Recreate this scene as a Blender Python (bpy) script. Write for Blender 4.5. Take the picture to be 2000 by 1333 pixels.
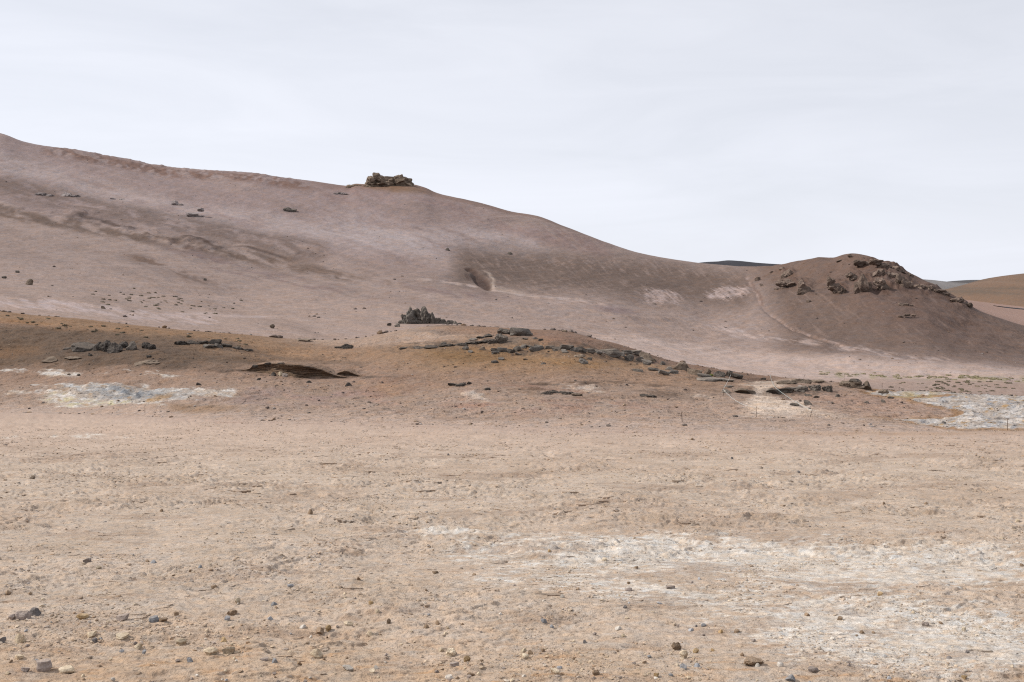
import bpy, math, random
import numpy as np
from mathutils import Vector, noise as mnoise

for o in list(bpy.data.objects):
    bpy.data.objects.remove(o)
SC = bpy.context.scene
COL = SC.collection
R = math.radians

# ------------------------------------------------------------------ camera, sky, sun, exposure
F, CX, HY = 1944.0, 1000.0, 552.0        # focal length in photo pixels, principal column, horizon row
cam_data = bpy.data.cameras.new('camera')
cam_data.sensor_width = 36.0
cam_data.lens = 36.0 * F / 2000.0
cam_data.shift_y = -(666.5 - HY) / 2000.0
cam_data.clip_start, cam_data.clip_end = 0.1, 60000.0
cam = bpy.data.objects.new('camera', cam_data)
COL.objects.link(cam)
cam.location = (0, 0, 0)
cam.rotation_euler = (R(90), 0, 0)
SC.camera = cam

SUN_AZ, SUN_EL = -86.0, 41.0              # degrees; azimuth clockwise from the view direction
sd = Vector((math.sin(R(SUN_AZ)) * math.cos(R(SUN_EL)), math.cos(R(SUN_AZ)) * math.cos(R(SUN_EL)), math.sin(R(SUN_EL))))
sun_data = bpy.data.lights.new('sun', 'SUN')
sun_data.energy = 4.0
sun_data.angle = R(0.9)
sun_data.color = (1.0, 0.945, 0.87)
sun = bpy.data.objects.new('sun', sun_data)
COL.objects.link(sun)
sun.rotation_euler = sd.to_track_quat('Z', 'Y').to_euler()
sun.location = sd * 200

world = bpy.data.worlds.new('World')
SC.world = world
world.use_nodes = True
wt = world.node_tree
wt.nodes.clear()


def nd(tree, kind, **kw):
    n = tree.nodes.new(kind)
    for k, v in kw.items():
        if k.startswith('i_'):
            key = k[2:]
            n.inputs[int(key) if key.isdigit() else key.replace('_', ' ')].default_value = v
        else:
            setattr(n, k, v)
    return n


def lk(tree, a, b):
    tree.links.new(a, b)


def build_sky():
    t = wt
    out = nd(t, 'ShaderNodeOutputWorld')
    bg = nd(t, 'ShaderNodeBackground')
    bg.inputs['Strength'].default_value = 0.1
    sky = nd(t, 'ShaderNodeTexSky')
    sky.sky_type = 'NISHITA'
    sky.sun_disc = False
    sky.sun_elevation = R(SUN_EL)
    sky.sun_rotation = R(SUN_AZ)
    sky.altitude = 350
    sky.air_density, sky.dust_density, sky.ozone_density = 1.0, 1.5, 1.0
    tc = nd(t, 'ShaderNodeTexCoord')
    # thin high cloud sheet: brighter towards the sun, wisps drawn out along the horizon
    dot = nd(t, 'ShaderNodeVectorMath', operation='DOT_PRODUCT')
    lk(t, tc.outputs['Generated'], dot.inputs[0])
    dot.inputs[1].default_value = tuple(sd)
    glow = nd(t, 'ShaderNodeMapRange')
    glow.inputs['From Min'].default_value = -0.5
    glow.inputs['From Max'].default_value = 0.9
    lk(t, dot.outputs['Value'], glow.inputs['Value'])
    sep = nd(t, 'ShaderNodeSeparateXYZ')
    lk(t, tc.outputs['Generated'], sep.inputs[0])
    low = nd(t, 'ShaderNodeMapRange')
    low.inputs['From Min'].default_value = 0.0
    low.inputs['From Max'].default_value = 0.33
    low.inputs['To Min'].default_value = 1.0
    low.inputs['To Max'].default_value = 0.0
    lk(t, sep.outputs['Z'], low.inputs['Value'])
    mp = nd(t, 'ShaderNodeMapping')
    mp.inputs['Scale'].default_value = (2.0, 2.0, 11.0)
    mp.inputs['Rotation'].default_value = (0, R(5), 0)
    lk(t, tc.outputs['Generated'], mp.inputs['Vector'])
    nz = nd(t, 'ShaderNodeTexNoise')
    nz.inputs['Scale'].default_value = 1.6
    nz.inputs['Detail'].default_value = 7
    nz.inputs['Roughness'].default_value = 0.55
    nz.inputs['Distortion'].default_value = 0.6
    lk(t, mp.outputs[0], nz.inputs['Vector'])
    # veil brightness
    m1 = nd(t, 'ShaderNodeMath', operation='MULTIPLY_ADD')
    lk(t, glow.outputs[0], m1.inputs[0]); m1.inputs[1].default_value = 2.1; m1.inputs[2].default_value = 6.45
    m2 = nd(t, 'ShaderNodeMath', operation='MULTIPLY_ADD')
    lk(t, low.outputs[0], m2.inputs[0]); m2.inputs[1].default_value = 1.55
    lk(t, m1.outputs[0], m2.inputs[2])
    m3 = nd(t, 'ShaderNodeMath', operation='MULTIPLY_ADD')
    lk(t, nz.outputs['Fac'], m3.inputs[0]); m3.inputs[1].default_value = 1.2
    lk(t, m2.outputs[0], m3.inputs[2])
    tint = nd(t, 'ShaderNodeVectorMath', operation='SCALE')
    tint.inputs[0].default_value = (0.965, 0.995, 1.085)
    lk(t, m3.outputs[0], tint.inputs['Scale'])
    fac = nd(t, 'ShaderNodeMapRange')
    fac.inputs['From Min'].default_value = 0.3
    fac.inputs['From Max'].default_value = 0.7
    fac.inputs['To Min'].default_value = 0.90
    fac.inputs['To Max'].default_value = 0.97
    lk(t, nz.outputs['Fac'], fac.inputs['Value'])
    mx = nd(t, 'ShaderNodeMix', data_type='RGBA')
    lk(t, fac.outputs[0], mx.inputs['Factor'])
    lk(t, sky.outputs[0], mx.inputs['A'])
    lk(t, tint.outputs[0], mx.inputs['B'])
    lk(t, mx.outputs['Result'], bg.inputs['Color'])
    lk(t, bg.outputs[0], out.inputs[0])


build_sky()
SC.cycles.use_denoising = False            # keep the grain of the gravel crisp
SC.cycles.filter_width = 1.15
vs = SC.view_settings
vs.view_transform = 'Standard'
vs.look = 'None'
vs.exposure = 0.0
vs.gamma = 1.0
vs.use_curve_mapping = False

# ------------------------------------------------------------------ numpy noise and curve helpers
rng = np.random.default_rng(7)
random.seed(7)
PERM = rng.permutation(4096).astype(np.int64)
GA = rng.random(4096) * 2 * np.pi
GX, GY = np.cos(GA).astype(np.float32), np.sin(GA).astype(np.float32)


def perlin(x, y, seed=0):
    x = np.asarray(x, np.float64); y = np.asarray(y, np.float64)
    xi = np.floor(x); yi = np.floor(y)
    fx = (x - xi).astype(np.float32); fy = (y - yi).astype(np.float32)
    xi = xi.astype(np.int64); yi = yi.astype(np.int64) + seed * 131

    def g(ix, iy, dx, dy):
        h = PERM[(ix + PERM[iy & 4095]) & 4095]
        return GX[h] * dx + GY[h] * dy
    u = fx * fx * fx * (fx * (fx * 6 - 15) + 10)
    v = fy * fy * fy * (fy * (fy * 6 - 15) + 10)
    a = g(xi, yi, fx, fy); b = g(xi + 1, yi, fx - 1, fy)
    c = g(xi, yi + 1, fx, fy - 1); d = g(xi + 1, yi + 1, fx - 1, fy - 1)
    return ((a + (b - a) * u) * (1 - v) + (c + (d - c) * u) * v) * 1.5


def fbm(x, y, octaves=4, seed=0, gain=0.5, lac=2.03):
    s = 0; a = 1.0; tot = 0
    for i in range(octaves):
        s = s + a * perlin(x, y, seed + i * 7)
        tot += a
        a *= gain; x = x * lac + 3.1; y = y * lac + 1.7
    return s / tot


def ss(e0, e1, x):
    t = np.clip((x - e0) / (e1 - e0), 0, 1)
    return t * t * (3 - 2 * t)


def pchip_slopes(X, Y):
    """X, Y: (K, n) knots for n columns -> Fritsch-Carlson slopes."""
    h = X[1:] - X[:-1]
    d = (Y[1:] - Y[:-1]) / h
    m = np.zeros_like(Y)
    w1 = 2 * h[1:] + h[:-1]; w2 = h[1:] + 2 * h[:-1]
    same = (d[:-1] * d[1:]) > 0
    with np.errstate(divide='ignore', invalid='ignore'):
        hm = (w1 + w2) / (w1 / d[:-1] + w2 / d[1:])
    m[1:-1] = np.where(same, np.nan_to_num(hm), 0)
    m[0] = d[0]; m[-1] = d[-1]
    return m


def hermite(X0, X1, Y0, Y1, M0, M1, x):
    h = X1 - X0
    t = (x - X0) / h
    t2 = t * t; t3 = t2 * t
    return (2 * t3 - 3 * t2 + 1) * Y0 + (t3 - 2 * t2 + t) * h * M0 + (-2 * t3 + 3 * t2) * Y1 + (t3 - t2) * h * M1


def curve(pts, x):
    p = np.array(pts, float)
    X = p[:, :1]; Y = p[:, 1:2]
    m = pchip_slopes(X, Y)[:, 0]
    xs, ys = p[:, 0], p[:, 1]
    xc = np.clip(x, xs[0], xs[-1])
    i = np.clip(np.searchsorted(xs, xc, side='right') - 1, 0, len(xs) - 2)
    return hermite(xs[i], xs[i + 1], ys[i], ys[i + 1], m[i], m[i + 1], xc)


def lin(c):
    c = np.array(c, float) / 255.0
    return np.where(c <= 0.04045, c / 12.92, ((c + 0.055) / 1.055) ** 2.4)


# ------------------------------------------------------------------ the lie of the land
# ridge and valley lines: photo column -> (photo row, distance in metres)
PXS = np.concatenate([np.linspace(-3600, -420, 50, endpoint=False), np.linspace(-420, -120, 50, endpoint=False),
                      np.arange(-120, 2120, 3.0), np.linspace(2120, 2420, 50, endpoint=False), np.linspace(2420, 5600, 50)])
NC = len(PXS)
U = (PXS - CX) / F
CAMH, SLOPE = 2.1, 0.1036


def plane_z(d):
    return -(CAMH + SLOPE * np.maximum(d, 0))


near_rows = curve([(-3600, 797), (0, 804), (180, 808), (480, 819), (700, 823), (850, 828), (1300, 837), (1500, 839), (2000, 840), (5600, 850)], PXS)
D_FOOT = CAMH / ((near_rows - HY) / F - SLOPE)                      # where the flat ends
mound_row = curve([(-3600, 560), (-600, 590), (0, 608), (60, 615), (130, 621), (200, 628), (300, 639), (400, 648), (500, 656), (570, 662), (640, 664), (700, 660),
                   (760, 649), (820, 640), (880, 635), (940, 638), (985, 641), (1030, 643), (1080, 645), (1110, 648), (1150, 658), (1180, 668), (1220, 681),
                   (1260, 692), (1300, 702), (1350, 712), (1400, 721), (1450, 729), (1505, 735), (1580, 742), (1650, 750), (1740, 763), (1850, 769), (2000, 775), (2300, 782), (5600, 800)], PXS)
mound_d = curve([(-3600, 130), (0, 122), (500, 120), (800, 128), (1000, 122), (1200, 116), (1400, 108), (1600, 98), (1750, 88), (2000, 84), (5600, 90)], PXS)
dip_row = curve([(-3600, 566), (0, 612), (500, 659), (640, 668), (760, 653), (880, 642), (1000, 652), (1080, 655), (1200, 692), (1400, 731), (1600, 745), (1700, 748), (1800, 748), (2400, 748), (5600, 748)], PXS)
dip_d = mound_d + curve([(-3600, 22), (600, 22), (1000, 26), (1400, 34), (1700, 50), (5600, 55)], PXS)
foot_row = curve([(-3600, 530), (0, 578), (500, 623), (800, 636), (1000, 640), (1200, 658), (1400, 690), (1600, 702), (1800, 708), (1900, 715), (2000, 722), (2400, 728), (5600, 735)], PXS)
foot_d = curve([(-3600, 200), (0, 200), (500, 215), (1000, 220), (1400, 240), (1700, 230), (2000, 215), (5600, 215)], PXS)
mid_row = curve([(-3600, 440), (0, 505), (500, 550), (800, 568), (1000, 592), (1200, 600), (1400, 636), (1600, 640), (1800, 655), (1900, 685), (2000, 700), (2400, 716), (5600, 725)], PXS)
mid_d = curve([(-3600, 360), (0, 350), (500, 350), (1000, 300), (1200, 315), (1400, 310), (1600, 290), (1800, 262), (2000, 240), (5600, 240)], PXS)
up_row = curve([(-3600, 290), (0, 385), (500, 440), (800, 462), (1000, 508), (1200, 535), (1400, 565), (1600, 566), (1700, 570), (1800, 598), (1900, 645), (2000, 671), (2400, 706), (5600, 715)], PXS)
up_d = curve([(-3600, 560), (0, 540), (500, 510), (800, 480), (1000, 450), (1200, 430), (1400, 400), (1600, 345), (1800, 305), (2000, 275), (5600, 275)], PXS)
crest_row = curve([(-3600, 120), (-600, 190), (-200, 238), (0, 265), (50, 284), (100, 293), (150, 298), (200, 307), (250, 315), (300, 325), (350, 331), (400, 335), (450, 338), (490, 340), (530, 347), (600, 356),
                   (650, 363), (680, 366), (695, 362), (715, 363), (740, 362), (770, 361), (800, 362), (830, 369), (850, 378), (900, 390), (950, 401), (1000, 415), (1050, 424), (1100, 443), (1150, 462), (1200, 480), (1250, 495),
                   (1300, 505), (1350, 512), (1400, 517), (1450, 521), (1500, 521), (1530, 518), (1560, 512), (1590, 505), (1600, 503), (1625, 504), (1650, 498), (1665, 496), (1690, 500), (1720, 509), (1750, 519),
                   (1770, 530), (1800, 545), (1830, 560), (1850, 570), (1880, 587), (1910, 607), (1950, 625), (2000, 644), (2100, 668), (2400, 696), (5600, 705)], PXS)
crest_d = curve([(-3600, 760), (0, 740), (500, 690), (800, 660), (1000, 640), (1200, 590), (1400, 520), (1500, 460), (1600, 420), (1700, 385), (1800, 360), (1900, 330), (2000, 312), (5600, 312)], PXS)
back_d = crest_d * curve([(0, 1.35), (1400, 1.3), (1700, 1.2), (2000, 1.25), (5600, 1.25)], PXS)


def zrow(row, d):
    return (HY - row) / F * d


z_crest = zrow(crest_row, crest_d)
knot_d = np.stack([np.full(NC, -90.0), np.full(NC, 4.0), D_FOOT, mound_d, dip_d, foot_d, mid_d, up_d, crest_d, back_d, np.full(NC, 1500.0), np.full(NC, 16000.0)])
knot_z = np.stack([np.full(NC, -CAMH), plane_z(np.full(NC, 4.0)), plane_z(D_FOOT), zrow(mound_row, mound_d), zrow(dip_row, dip_d), zrow(foot_row, foot_d),
                   zrow(mid_row, mid_d), zrow(up_row, up_d), z_crest, z_crest - np.maximum((z_crest + 17) * 0.25, 2.0), np.full(NC, -17.0), np.full(NC, -17.0)])
# the flat runs on a little past its edge before the mound rises
knot_m = pchip_slopes(knot_d, knot_z)
knot_m[1] = -SLOPE
knot_m[2] = -SLOPE * 0.35
knot_m[0] = 0.0


def seg_of(D):
    """index of the knot interval for D (rows, NC)"""
    k = np.zeros(D.shape, int)
    for i in range(1, knot_d.shape[0] - 1):
        k += D >= knot_d[i][None, :]
    return k


def profile(D):
    k = seg_of(D)
    c = np.broadcast_to(np.arange(NC)[None, :], D.shape)
    return hermite(knot_d[k, c], knot_d[k + 1, c], knot_z[k, c], knot_z[k + 1, c], knot_m[k, c], knot_m[k + 1, c], D)


# rows of the land mesh
rows_D, rows_seg = [], []


def add_rows(a, b, n, mode, seg, last=False):
    t = np.linspace(0, 1, n + 1)
    if not last:
        t = t[:-1]
    for tt in t:
        if mode == 'lin':
            d = a + (b - a) * tt
        elif mode == 'geo':
            d = a * (b / a) ** tt
        else:                                                    # even steps of view angle over the flat
            d = 1.0 / (1.0 / a + (1.0 / b - 1.0 / a) * tt)
        rows_D.append(np.broadcast_to(d, (NC,)).astype(float)); rows_seg.append(seg)


full = lambda v: np.full(NC, float(v))
add_rows(full(-90), full(4.0), 16, 'lin', 0)
add_rows(full(4.0), full(6.6), 60, 'inv', 0)
add_rows(full(6.6), D_FOOT, 560, 'inv', 0)
add_rows(D_FOOT, mound_d, 210, 'geo', 1)
add_rows(mound_d, dip_d, 22, 'geo', 2)
add_rows(dip_d, foot_d, 55, 'geo', 2)
add_rows(foot_d, mid_d, 85, 'geo', 2)
add_rows(mid_d, up_d, 90, 'geo', 2)
add_rows(up_d, crest_d, 80, 'geo', 2)
add_rows(crest_d, back_d, 8, 'geo', 2)
add_rows(back_d, full(1500), 8, 'geo', 3)
add_rows(full(1500), full(16000), 24, 'geo', 3, last=True)
D = np.array(rows_D)
SEG = np.array(rows_seg)
NR = D.shape[0]
Z0 = profile(D)
SXC = np.where(D > 4.0, D, 4.0 + (4.0 - D) * 1.5)               # behind the camera the sheet keeps widening
X = U[None, :] * SXC
Y = D.copy()
PX = np.broadcast_to(PXS[None, :], D.shape)
PY = HY - Z0 / np.maximum(D, 2.0) * F


def near(seglo, seghi):
    return slice(int(np.argmax(SEG >= seglo)), int(NR - np.argmax(SEG[::-1] <= seghi)))


# ------------------------------------------------------------------ relief
DZ = np.zeros_like(Z0)
r0 = near(0, 0); r1 = near(1, 1); r2 = near(2, 2)


def blob(px, py, cx, cy, rx, ry, ang=0.0, soft=0.6):
    a = R(ang)
    dx, dy = px - cx, py - cy
    u = (dx * math.cos(a) + dy * math.sin(a)) / rx
    v = (-dx * math.sin(a) + dy * math.cos(a)) / ry
    return 1 - ss(1 - soft, 1 + soft, np.sqrt(u * u + v * v))


def band(px, py, pts, half, soft=1.0):
    """soft stripe along a polyline y(x)"""
    xs = [p[0] for p in pts]
    yc = np.interp(px, xs, [p[1] for p in pts])
    e = ss(xs[0] - 40, xs[0] + 10, px) * (1 - ss(xs[-1] - 10, xs[-1] + 40, px))
    return (1 - ss(half * (1 - 0.6 * soft), half * (1 + soft), np.abs(py - yc))) * e


def crust_right(px, py):
    """outline of the white crust on the right: two tongues round a wedge of sand"""
    wx = 5 * fbm(px / 40, py / 9, 3, 85); wy = 2.5 * fbm(px / 26, py / 6, 4, 86)
    qx, qy = px + 4 * wx, py + 1.6 * wy
    top = np.interp(qx, [1660, 1690, 1740, 1800, 1900, 1960, 2000, 2200], [764, 764, 766, 765, 771, 773, 775, 778])
    bot = np.interp(qx, [1660, 1690, 1720, 1790, 1850, 2000, 2200], [768, 812, 814, 820, 835, 837, 838])
    wt = np.interp(qx, [1660, 1690, 1760, 1830, 1888], [767, 768, 777, 791, 806])
    wb = np.interp(qx, [1660, 1690, 1760, 1820, 1888], [809, 809, 812, 809, 807])
    m = np.clip(np.minimum(qy - top, bot - qy) / 5 + 0.5, 0, 1) * ss(1670, 1700, qx)
    hole = np.clip(np.minimum(qy - wt, wb - qy) / 5 + 0.5, 0, 1) * (1 - ss(1880, 1890, qx))
    sand = np.clip(1.3 - np.abs(qy - np.interp(qx, [1740, 1870], [776, 776])) / 3.0, 0, 1) * ss(1740, 1760, qx) * (1 - ss(1850, 1880, qx))
    return np.clip(m - hole - sand, 0, 1)


def flat_relief(x, y, d):
    h = 0.050 * perlin(x / 4.2, y / 4.2, 1) + 0.028 * perlin(x / 1.3, y / 1.3, 2)
    w = perlin(x / 0.9, y / 0.9, 3) * 0.25
    fade = np.clip(d / 13.0, 0.6, 1.7)
    rough = ss(-0.4, 0.3, perlin(x / 3.5, y / 2.6, 9)) * (1 - 0.65 * ss(30, 46, d))
    crust = fbm(x / 0.95 + w, y / 0.60 + w, 5, 4, 0.58)
    lv = crust * 5.0
    h = h + (np.floor(lv) + ss(0.86, 1.0, lv - np.floor(lv))) * 0.015 * (0.3 + rough) * fade     # plates of dried crust with sharp lips
    big = fbm(x / 3.2 + w, y / 2.2, 5, 14, 0.56) * 4.5
    h = h + (np.floor(big) + ss(0.93, 1.0, big - np.floor(big))) * 0.022 * (0.3 + rough) * np.minimum(fade, 1.3)
    h = h + 0.008 * perlin(x / 0.13, y / 0.13, 5) + 0.006 * perlin(x / 0.055, y / 0.055, 6) * (1 - ss(10, 22, d))
    h = h + 0.008 * fade * fbm(x / 0.34, y / 0.34, 3, 7, 0.6) * (0.4 + rough)
    return h


x, y, d = X[r0], Y[r0], D[r0]
edge = np.exp(-((d - D_FOOT[None, :]) / 1.2) ** 2)
DZ[r0] += flat_relief(x, y, np.maximum(d, 4)) * ss(2.0, 5.0, d) - 0.07 * edge
track = np.exp(-((d - D_FOOT[None, :] * 0.972) / 0.35) ** 2)
DZ[r0] -= 0.05 * track * ss(-0.3, 0.2, perlin(x / 6.0, y * 0, 31))

# mound: soft knolls, small ledges, the step above the dark eroded bank
x, y, d, px, py = X[r1], Y[r1], D[r1], PX[r1], PY[r1]
e1 = ss(0, 6, d - D_FOOT[None, :])
h = 0.34 * perlin(x / 14, y / 9, 11) + 0.17 * fbm(x / 4.2, y / 3.0, 4, 12) + 0.05 * fbm(x / 0.8, y / 0.8, 3, 13)
lv = fbm(x / 7.0, y / 4.0, 4, 15) * 4
h = h + (np.floor(lv) + ss(0.8, 1.0, lv - np.floor(lv))) * 0.10
keep = 1 - ss(0.86, 1.0, (d - D_FOOT[None, :]) / (mound_d - D_FOOT)[None, :])
DZ[r1] += h * e1 * (0.25 + 0.75 * keep)
crustL = blob(px, py, 250, 771, 165, 20)
crustR = crust_right(px, py)
lump = np.abs(fbm(x / 1.5, y / 1.1, 4, 17)) + 0.5 * np.abs(perlin(x / 0.5, y / 0.5, 18))
DZ[r1] += lump * (0.30 * crustL + 0.17 * np.clip(crustR, 0, 1))
edge = np.exp(-((d - D_FOOT[None, :]) / 1.2) ** 2)
DZ[r1] -= 0.07 * edge
# path dip on the right, terrace below the slab ledge
DZ[r1] += 0.35 * blob(px, py, 1130, 678, 150, 12, 4) - 0.25 * blob(px, py, 1110, 702, 170, 14, 4)

# hillside: long rills, benches, the slip scar
x, y, d, px, py = X[r2], Y[r2], D[r2], PX[r2], PY[r2]
cr = (d - dip_d[None, :]) / (crest_d - dip_d)[None, :]
env = ss(0.0, 0.25, cr) * (1 - 0.85 * ss(0.86, 1.0, cr))
a = px * 0.86 + py * 0.5; b = -px * 0.5 + py * 0.86
h = 2.6 * fbm(x / 95, y / 120, 3, 21) + 1.0 * fbm((x - 0.4 * y) / 24, y / 60, 4, 22) + 0.3 * fbm(x / 9, y / 14, 4, 23)
xr = x - 0.55 * y
rill = np.abs(perlin(xr / 6.0 + 0.8 * perlin(x / 40, y / 60, 25), y / 60, 24))
h = h + rill * 0.28 * ss(600, 1000, px)
DZ[r2] += h * env + 0.10 * fbm(x / 5, y / 5, 3, 26) * ss(0, 0.1, cr) * (1 - ss(0.9, 1, cr))
nz_ = 3 * fbm(px / 8, py / 6, 3, 37)
scar = blob(px + nz_, py + nz_, 941, 547, 24, 10, 42, 0.3) + 0.7 * blob(px + nz_, py, 921, 525, 12, 4, 12, 0.3)
DZ[r2] -= 1.6 * np.clip(scar, 0, 1)
gul = np.exp(-((px - np.interp(py, [540, 600, 640, 690], [1457, 1490, 1545, 1660])) / 6.0) ** 2) * ss(530, 545, py) * (1 - ss(680, 700, py))
DZ[r2] -= 0.5 * gul
lob = ss(1440, 1520, px) * ss(0.55, 0.8, cr) * (1 - ss(0.93, 1.0, cr))
DZ[r2] += lob * (1.3 * fbm(x / 11, y / 11, 4, 28) + 1.0 * np.abs(perlin(x / 16, y / 22, 29)))
for (bx, by, bw, bh) in [(1541, 536, 14, 7), (1545, 556, 20, 8), (1574, 560, 15, 12), (1637, 560, 16, 13), (1690, 556, 18, 18), (1670, 540, 14, 8), (1728, 554, 16, 14), (1764, 549, 18, 13),
                         (1692, 515, 20, 8), (1730, 535, 24, 10), (1748, 524, 26, 8), (1806, 564, 24, 7), (1880, 590, 18, 7)]:
    DZ[r2] += 1.1 * blob(px, py, bx + 5 * perlin(px / 9, py / 9, 35), by, bw, bh, 0, 0.5) * (0.7 + 0.8 * fbm(px / 8, py / 6, 3, 36))
benches = band(px, py, [(0, 405), (90, 421), (158, 421), (250, 450), (350, 474), (430, 490)], 10)
DZ[r2] += 1.7 * benches * ss(-0.2, 0.4, fbm(px / 60, py / 14, 4, 33))
b1z = band(px, py, [(-600, 290), (0, 362), (120, 384), (245, 418), (350, 440), (490, 470), (620, 492)], 18)
DZ[r2] += (b1z + benches) * 0.6 * np.abs(fbm(x / 9, y / 15, 4, 38, 0.6))
rim = band(px, py, [(105, 297), (190, 310), (350, 336), (500, 350), (560, 356)], 8)
DZ[r2] += 2.2 * rim * np.abs(fbm(px / 22, py / 8, 3, 34)) * (1 - ss(0.97, 1.0, cr))
Z = Z0 + DZ

# ------------------------------------------------------------------ soil colours (base colour only)
SOIL = np.zeros(D.shape + (3,), np.float32)
K_FLAT, K_MOUND, K_HILL = 1.35, 1.36, 1.23


def put(base, colour, mask, k):
    c = (lin(colour) / k).astype(np.float32)
    m = np.clip(mask, 0, 1)[..., None].astype(np.float32)
    return base * (1 - m) + c * m


def paint_flat(px, py, x, y, d):
    k = K_FLAT
    c = np.broadcast_to((lin((185, 168, 153)) / k).astype(np.float32), px.shape + (3,)).copy()
    n1 = fbm(x / 5.0, y / 9.0, 5, 41); n2 = fbm(x / 1.1, y / 1.6, 4, 42); n3 = fbm(x / 0.35, y / 0.5, 3, 43)
    c = put(c, (178, 159, 143), ss(-0.05, 0.35, n1), k)
    c = put(c, (196, 178, 163), ss(0.0, 0.4, n2) * 0.45, k)
    c = put(c, (171, 152, 134), ss(0.05, 0.4, -n2) * 0.4, k)
    # ochre and rust tint near the viewer
    c = put(c, (186, 159, 132), ss(1090, 1330, py) * ss(-0.25, 0.35, n1 + 0.5 * n3) * 0.55, k)
    c = put(c, (176, 138, 101), ss(1160, 1330, py) * ss(0.08, 0.4, fbm(px / 130, py / 11, 4, 45, 0.6)) * 0.55, k)
    # a greyer, browner zone near the far edge and rosy strip
    c = put(c, (179, 156, 142), (1 - ss(830, 930, py)) * 0.6, k)
    c = put(c, (168, 137, 120), (1 - ss(3, 12, np.abs(py - near_rows[None, :]))) * ss(-0.2, 0.4, perlin(px / 60, py / 3, 46)) * 0.6, k)
    trk = np.exp(-((d - D_FOOT[None, :] * 0.972) / 0.45) ** 2)
    c = put(c, (132, 98, 82), trk * ss(-0.25, 0.25, perlin(px / 70, py * 0, 47)) * 0.75, k)
    # white salt crust
    e = fbm(x / 1.6, y / 2.6, 5, 51) * 1.3 + n3 * 0.45
    m = 1.0 * blob(px, py, 1560, 1085, 470, 40, 2, 0.8) + 0.8 * blob(px, py, 1130, 1085, 230, 34, 0, 0.9) + 1.0 * blob(px, py, 1680, 1220, 300, 75, 8, 0.8)
    m = m + 0.75 * blob(px, py, 1240, 1160, 190, 20, 6, 0.8) + 0.9 * blob(px, py, 1880, 1110, 150, 35, 0, 0.8) + 0.6 * blob(px, py, 830, 1040, 130, 8, 0, 0.9) + 0.8 * blob(px, py, 1850, 1260, 220, 45, 3, 0.8)
    m = m + 0.45 * blob(px, py, 1000, 1135, 160, 18, 0, 0.9) + 0.35 * blob(px, py, 700, 885, 190, 4, 0, 0.9) + 0.4 * blob(px, py, 150, 853, 240, 6, 0, 0.9) + 0.35 * blob(px, py, 250, 953, 120, 4, 0, 0.9)
    st = fbm(px / 120 + 0.4 * n2, py / 12 + 0.5 * n2, 6, 56, 0.66); st2 = fbm(px / 34, py / 4.5, 5, 57, 0.66)
    w = ss(0.27, 0.90, np.clip(m, 0, 1.15) * 0.80 + st * 0.75 + st2 * 0.8) * ss(0.05, 0.4, m)
    c = put(c, (201, 190, 179), w * 0.92, k)
    c = put(c, (212, 205, 198), w * ss(-0.08, 0.3, st2 + 0.3 * e) * 0.9, k)
    c = put(c, (186, 182, 178), w * ss(0.12, 0.45, fbm(px / 60, py / 7, 4, 53)) * 0.5, k)
    c = put(c, (176, 152, 130), np.clip(m, 0, 1) * (1 - w) * ss(0.05, 0.35, -e) * 0.4, k)
    # greyish gravelly drifts
    g = ss(0.2, 0.5, fbm(px / 240 + 0.3, py / 34, 4, 55)) * ss(860, 900, py)
    c = put(c, (160, 140, 124), g * 0.55, k)
    shade_dash = ss(0.18, 0.42, fbm(px / 300, py / 20, 3, 58) + 0.5 * fbm(px / 40, py / 3.0, 3, 59)) * ss(850, 880, py)  # dark dashes: shade on the near lips of the crust, painted into the colour
    c = put(c, (150, 128, 112), shade_dash * 0.45, k)
    c = c * (1 + 0.22 * np.clip(fbm(px / 75, py / 2.8, 4, 60, 0.62), -1, 1) + 0.10 * np.clip(fbm(px / 160, py / 9, 4, 68), -1, 1))[..., None]
    c = c * np.array((1.125, 1.125, 1.09), np.float32)
    c = put(c, (183, 162, 147), (1 - ss(0, 26, py - near_rows[None, :] + 10 * n1)) * 0.8, k)
    rim = blob(px, py, 1760, 845, 330, 4, 0, 0.9)
    c = put(c, (172, 142, 112), rim * 0.35, k)
    return c


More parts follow.
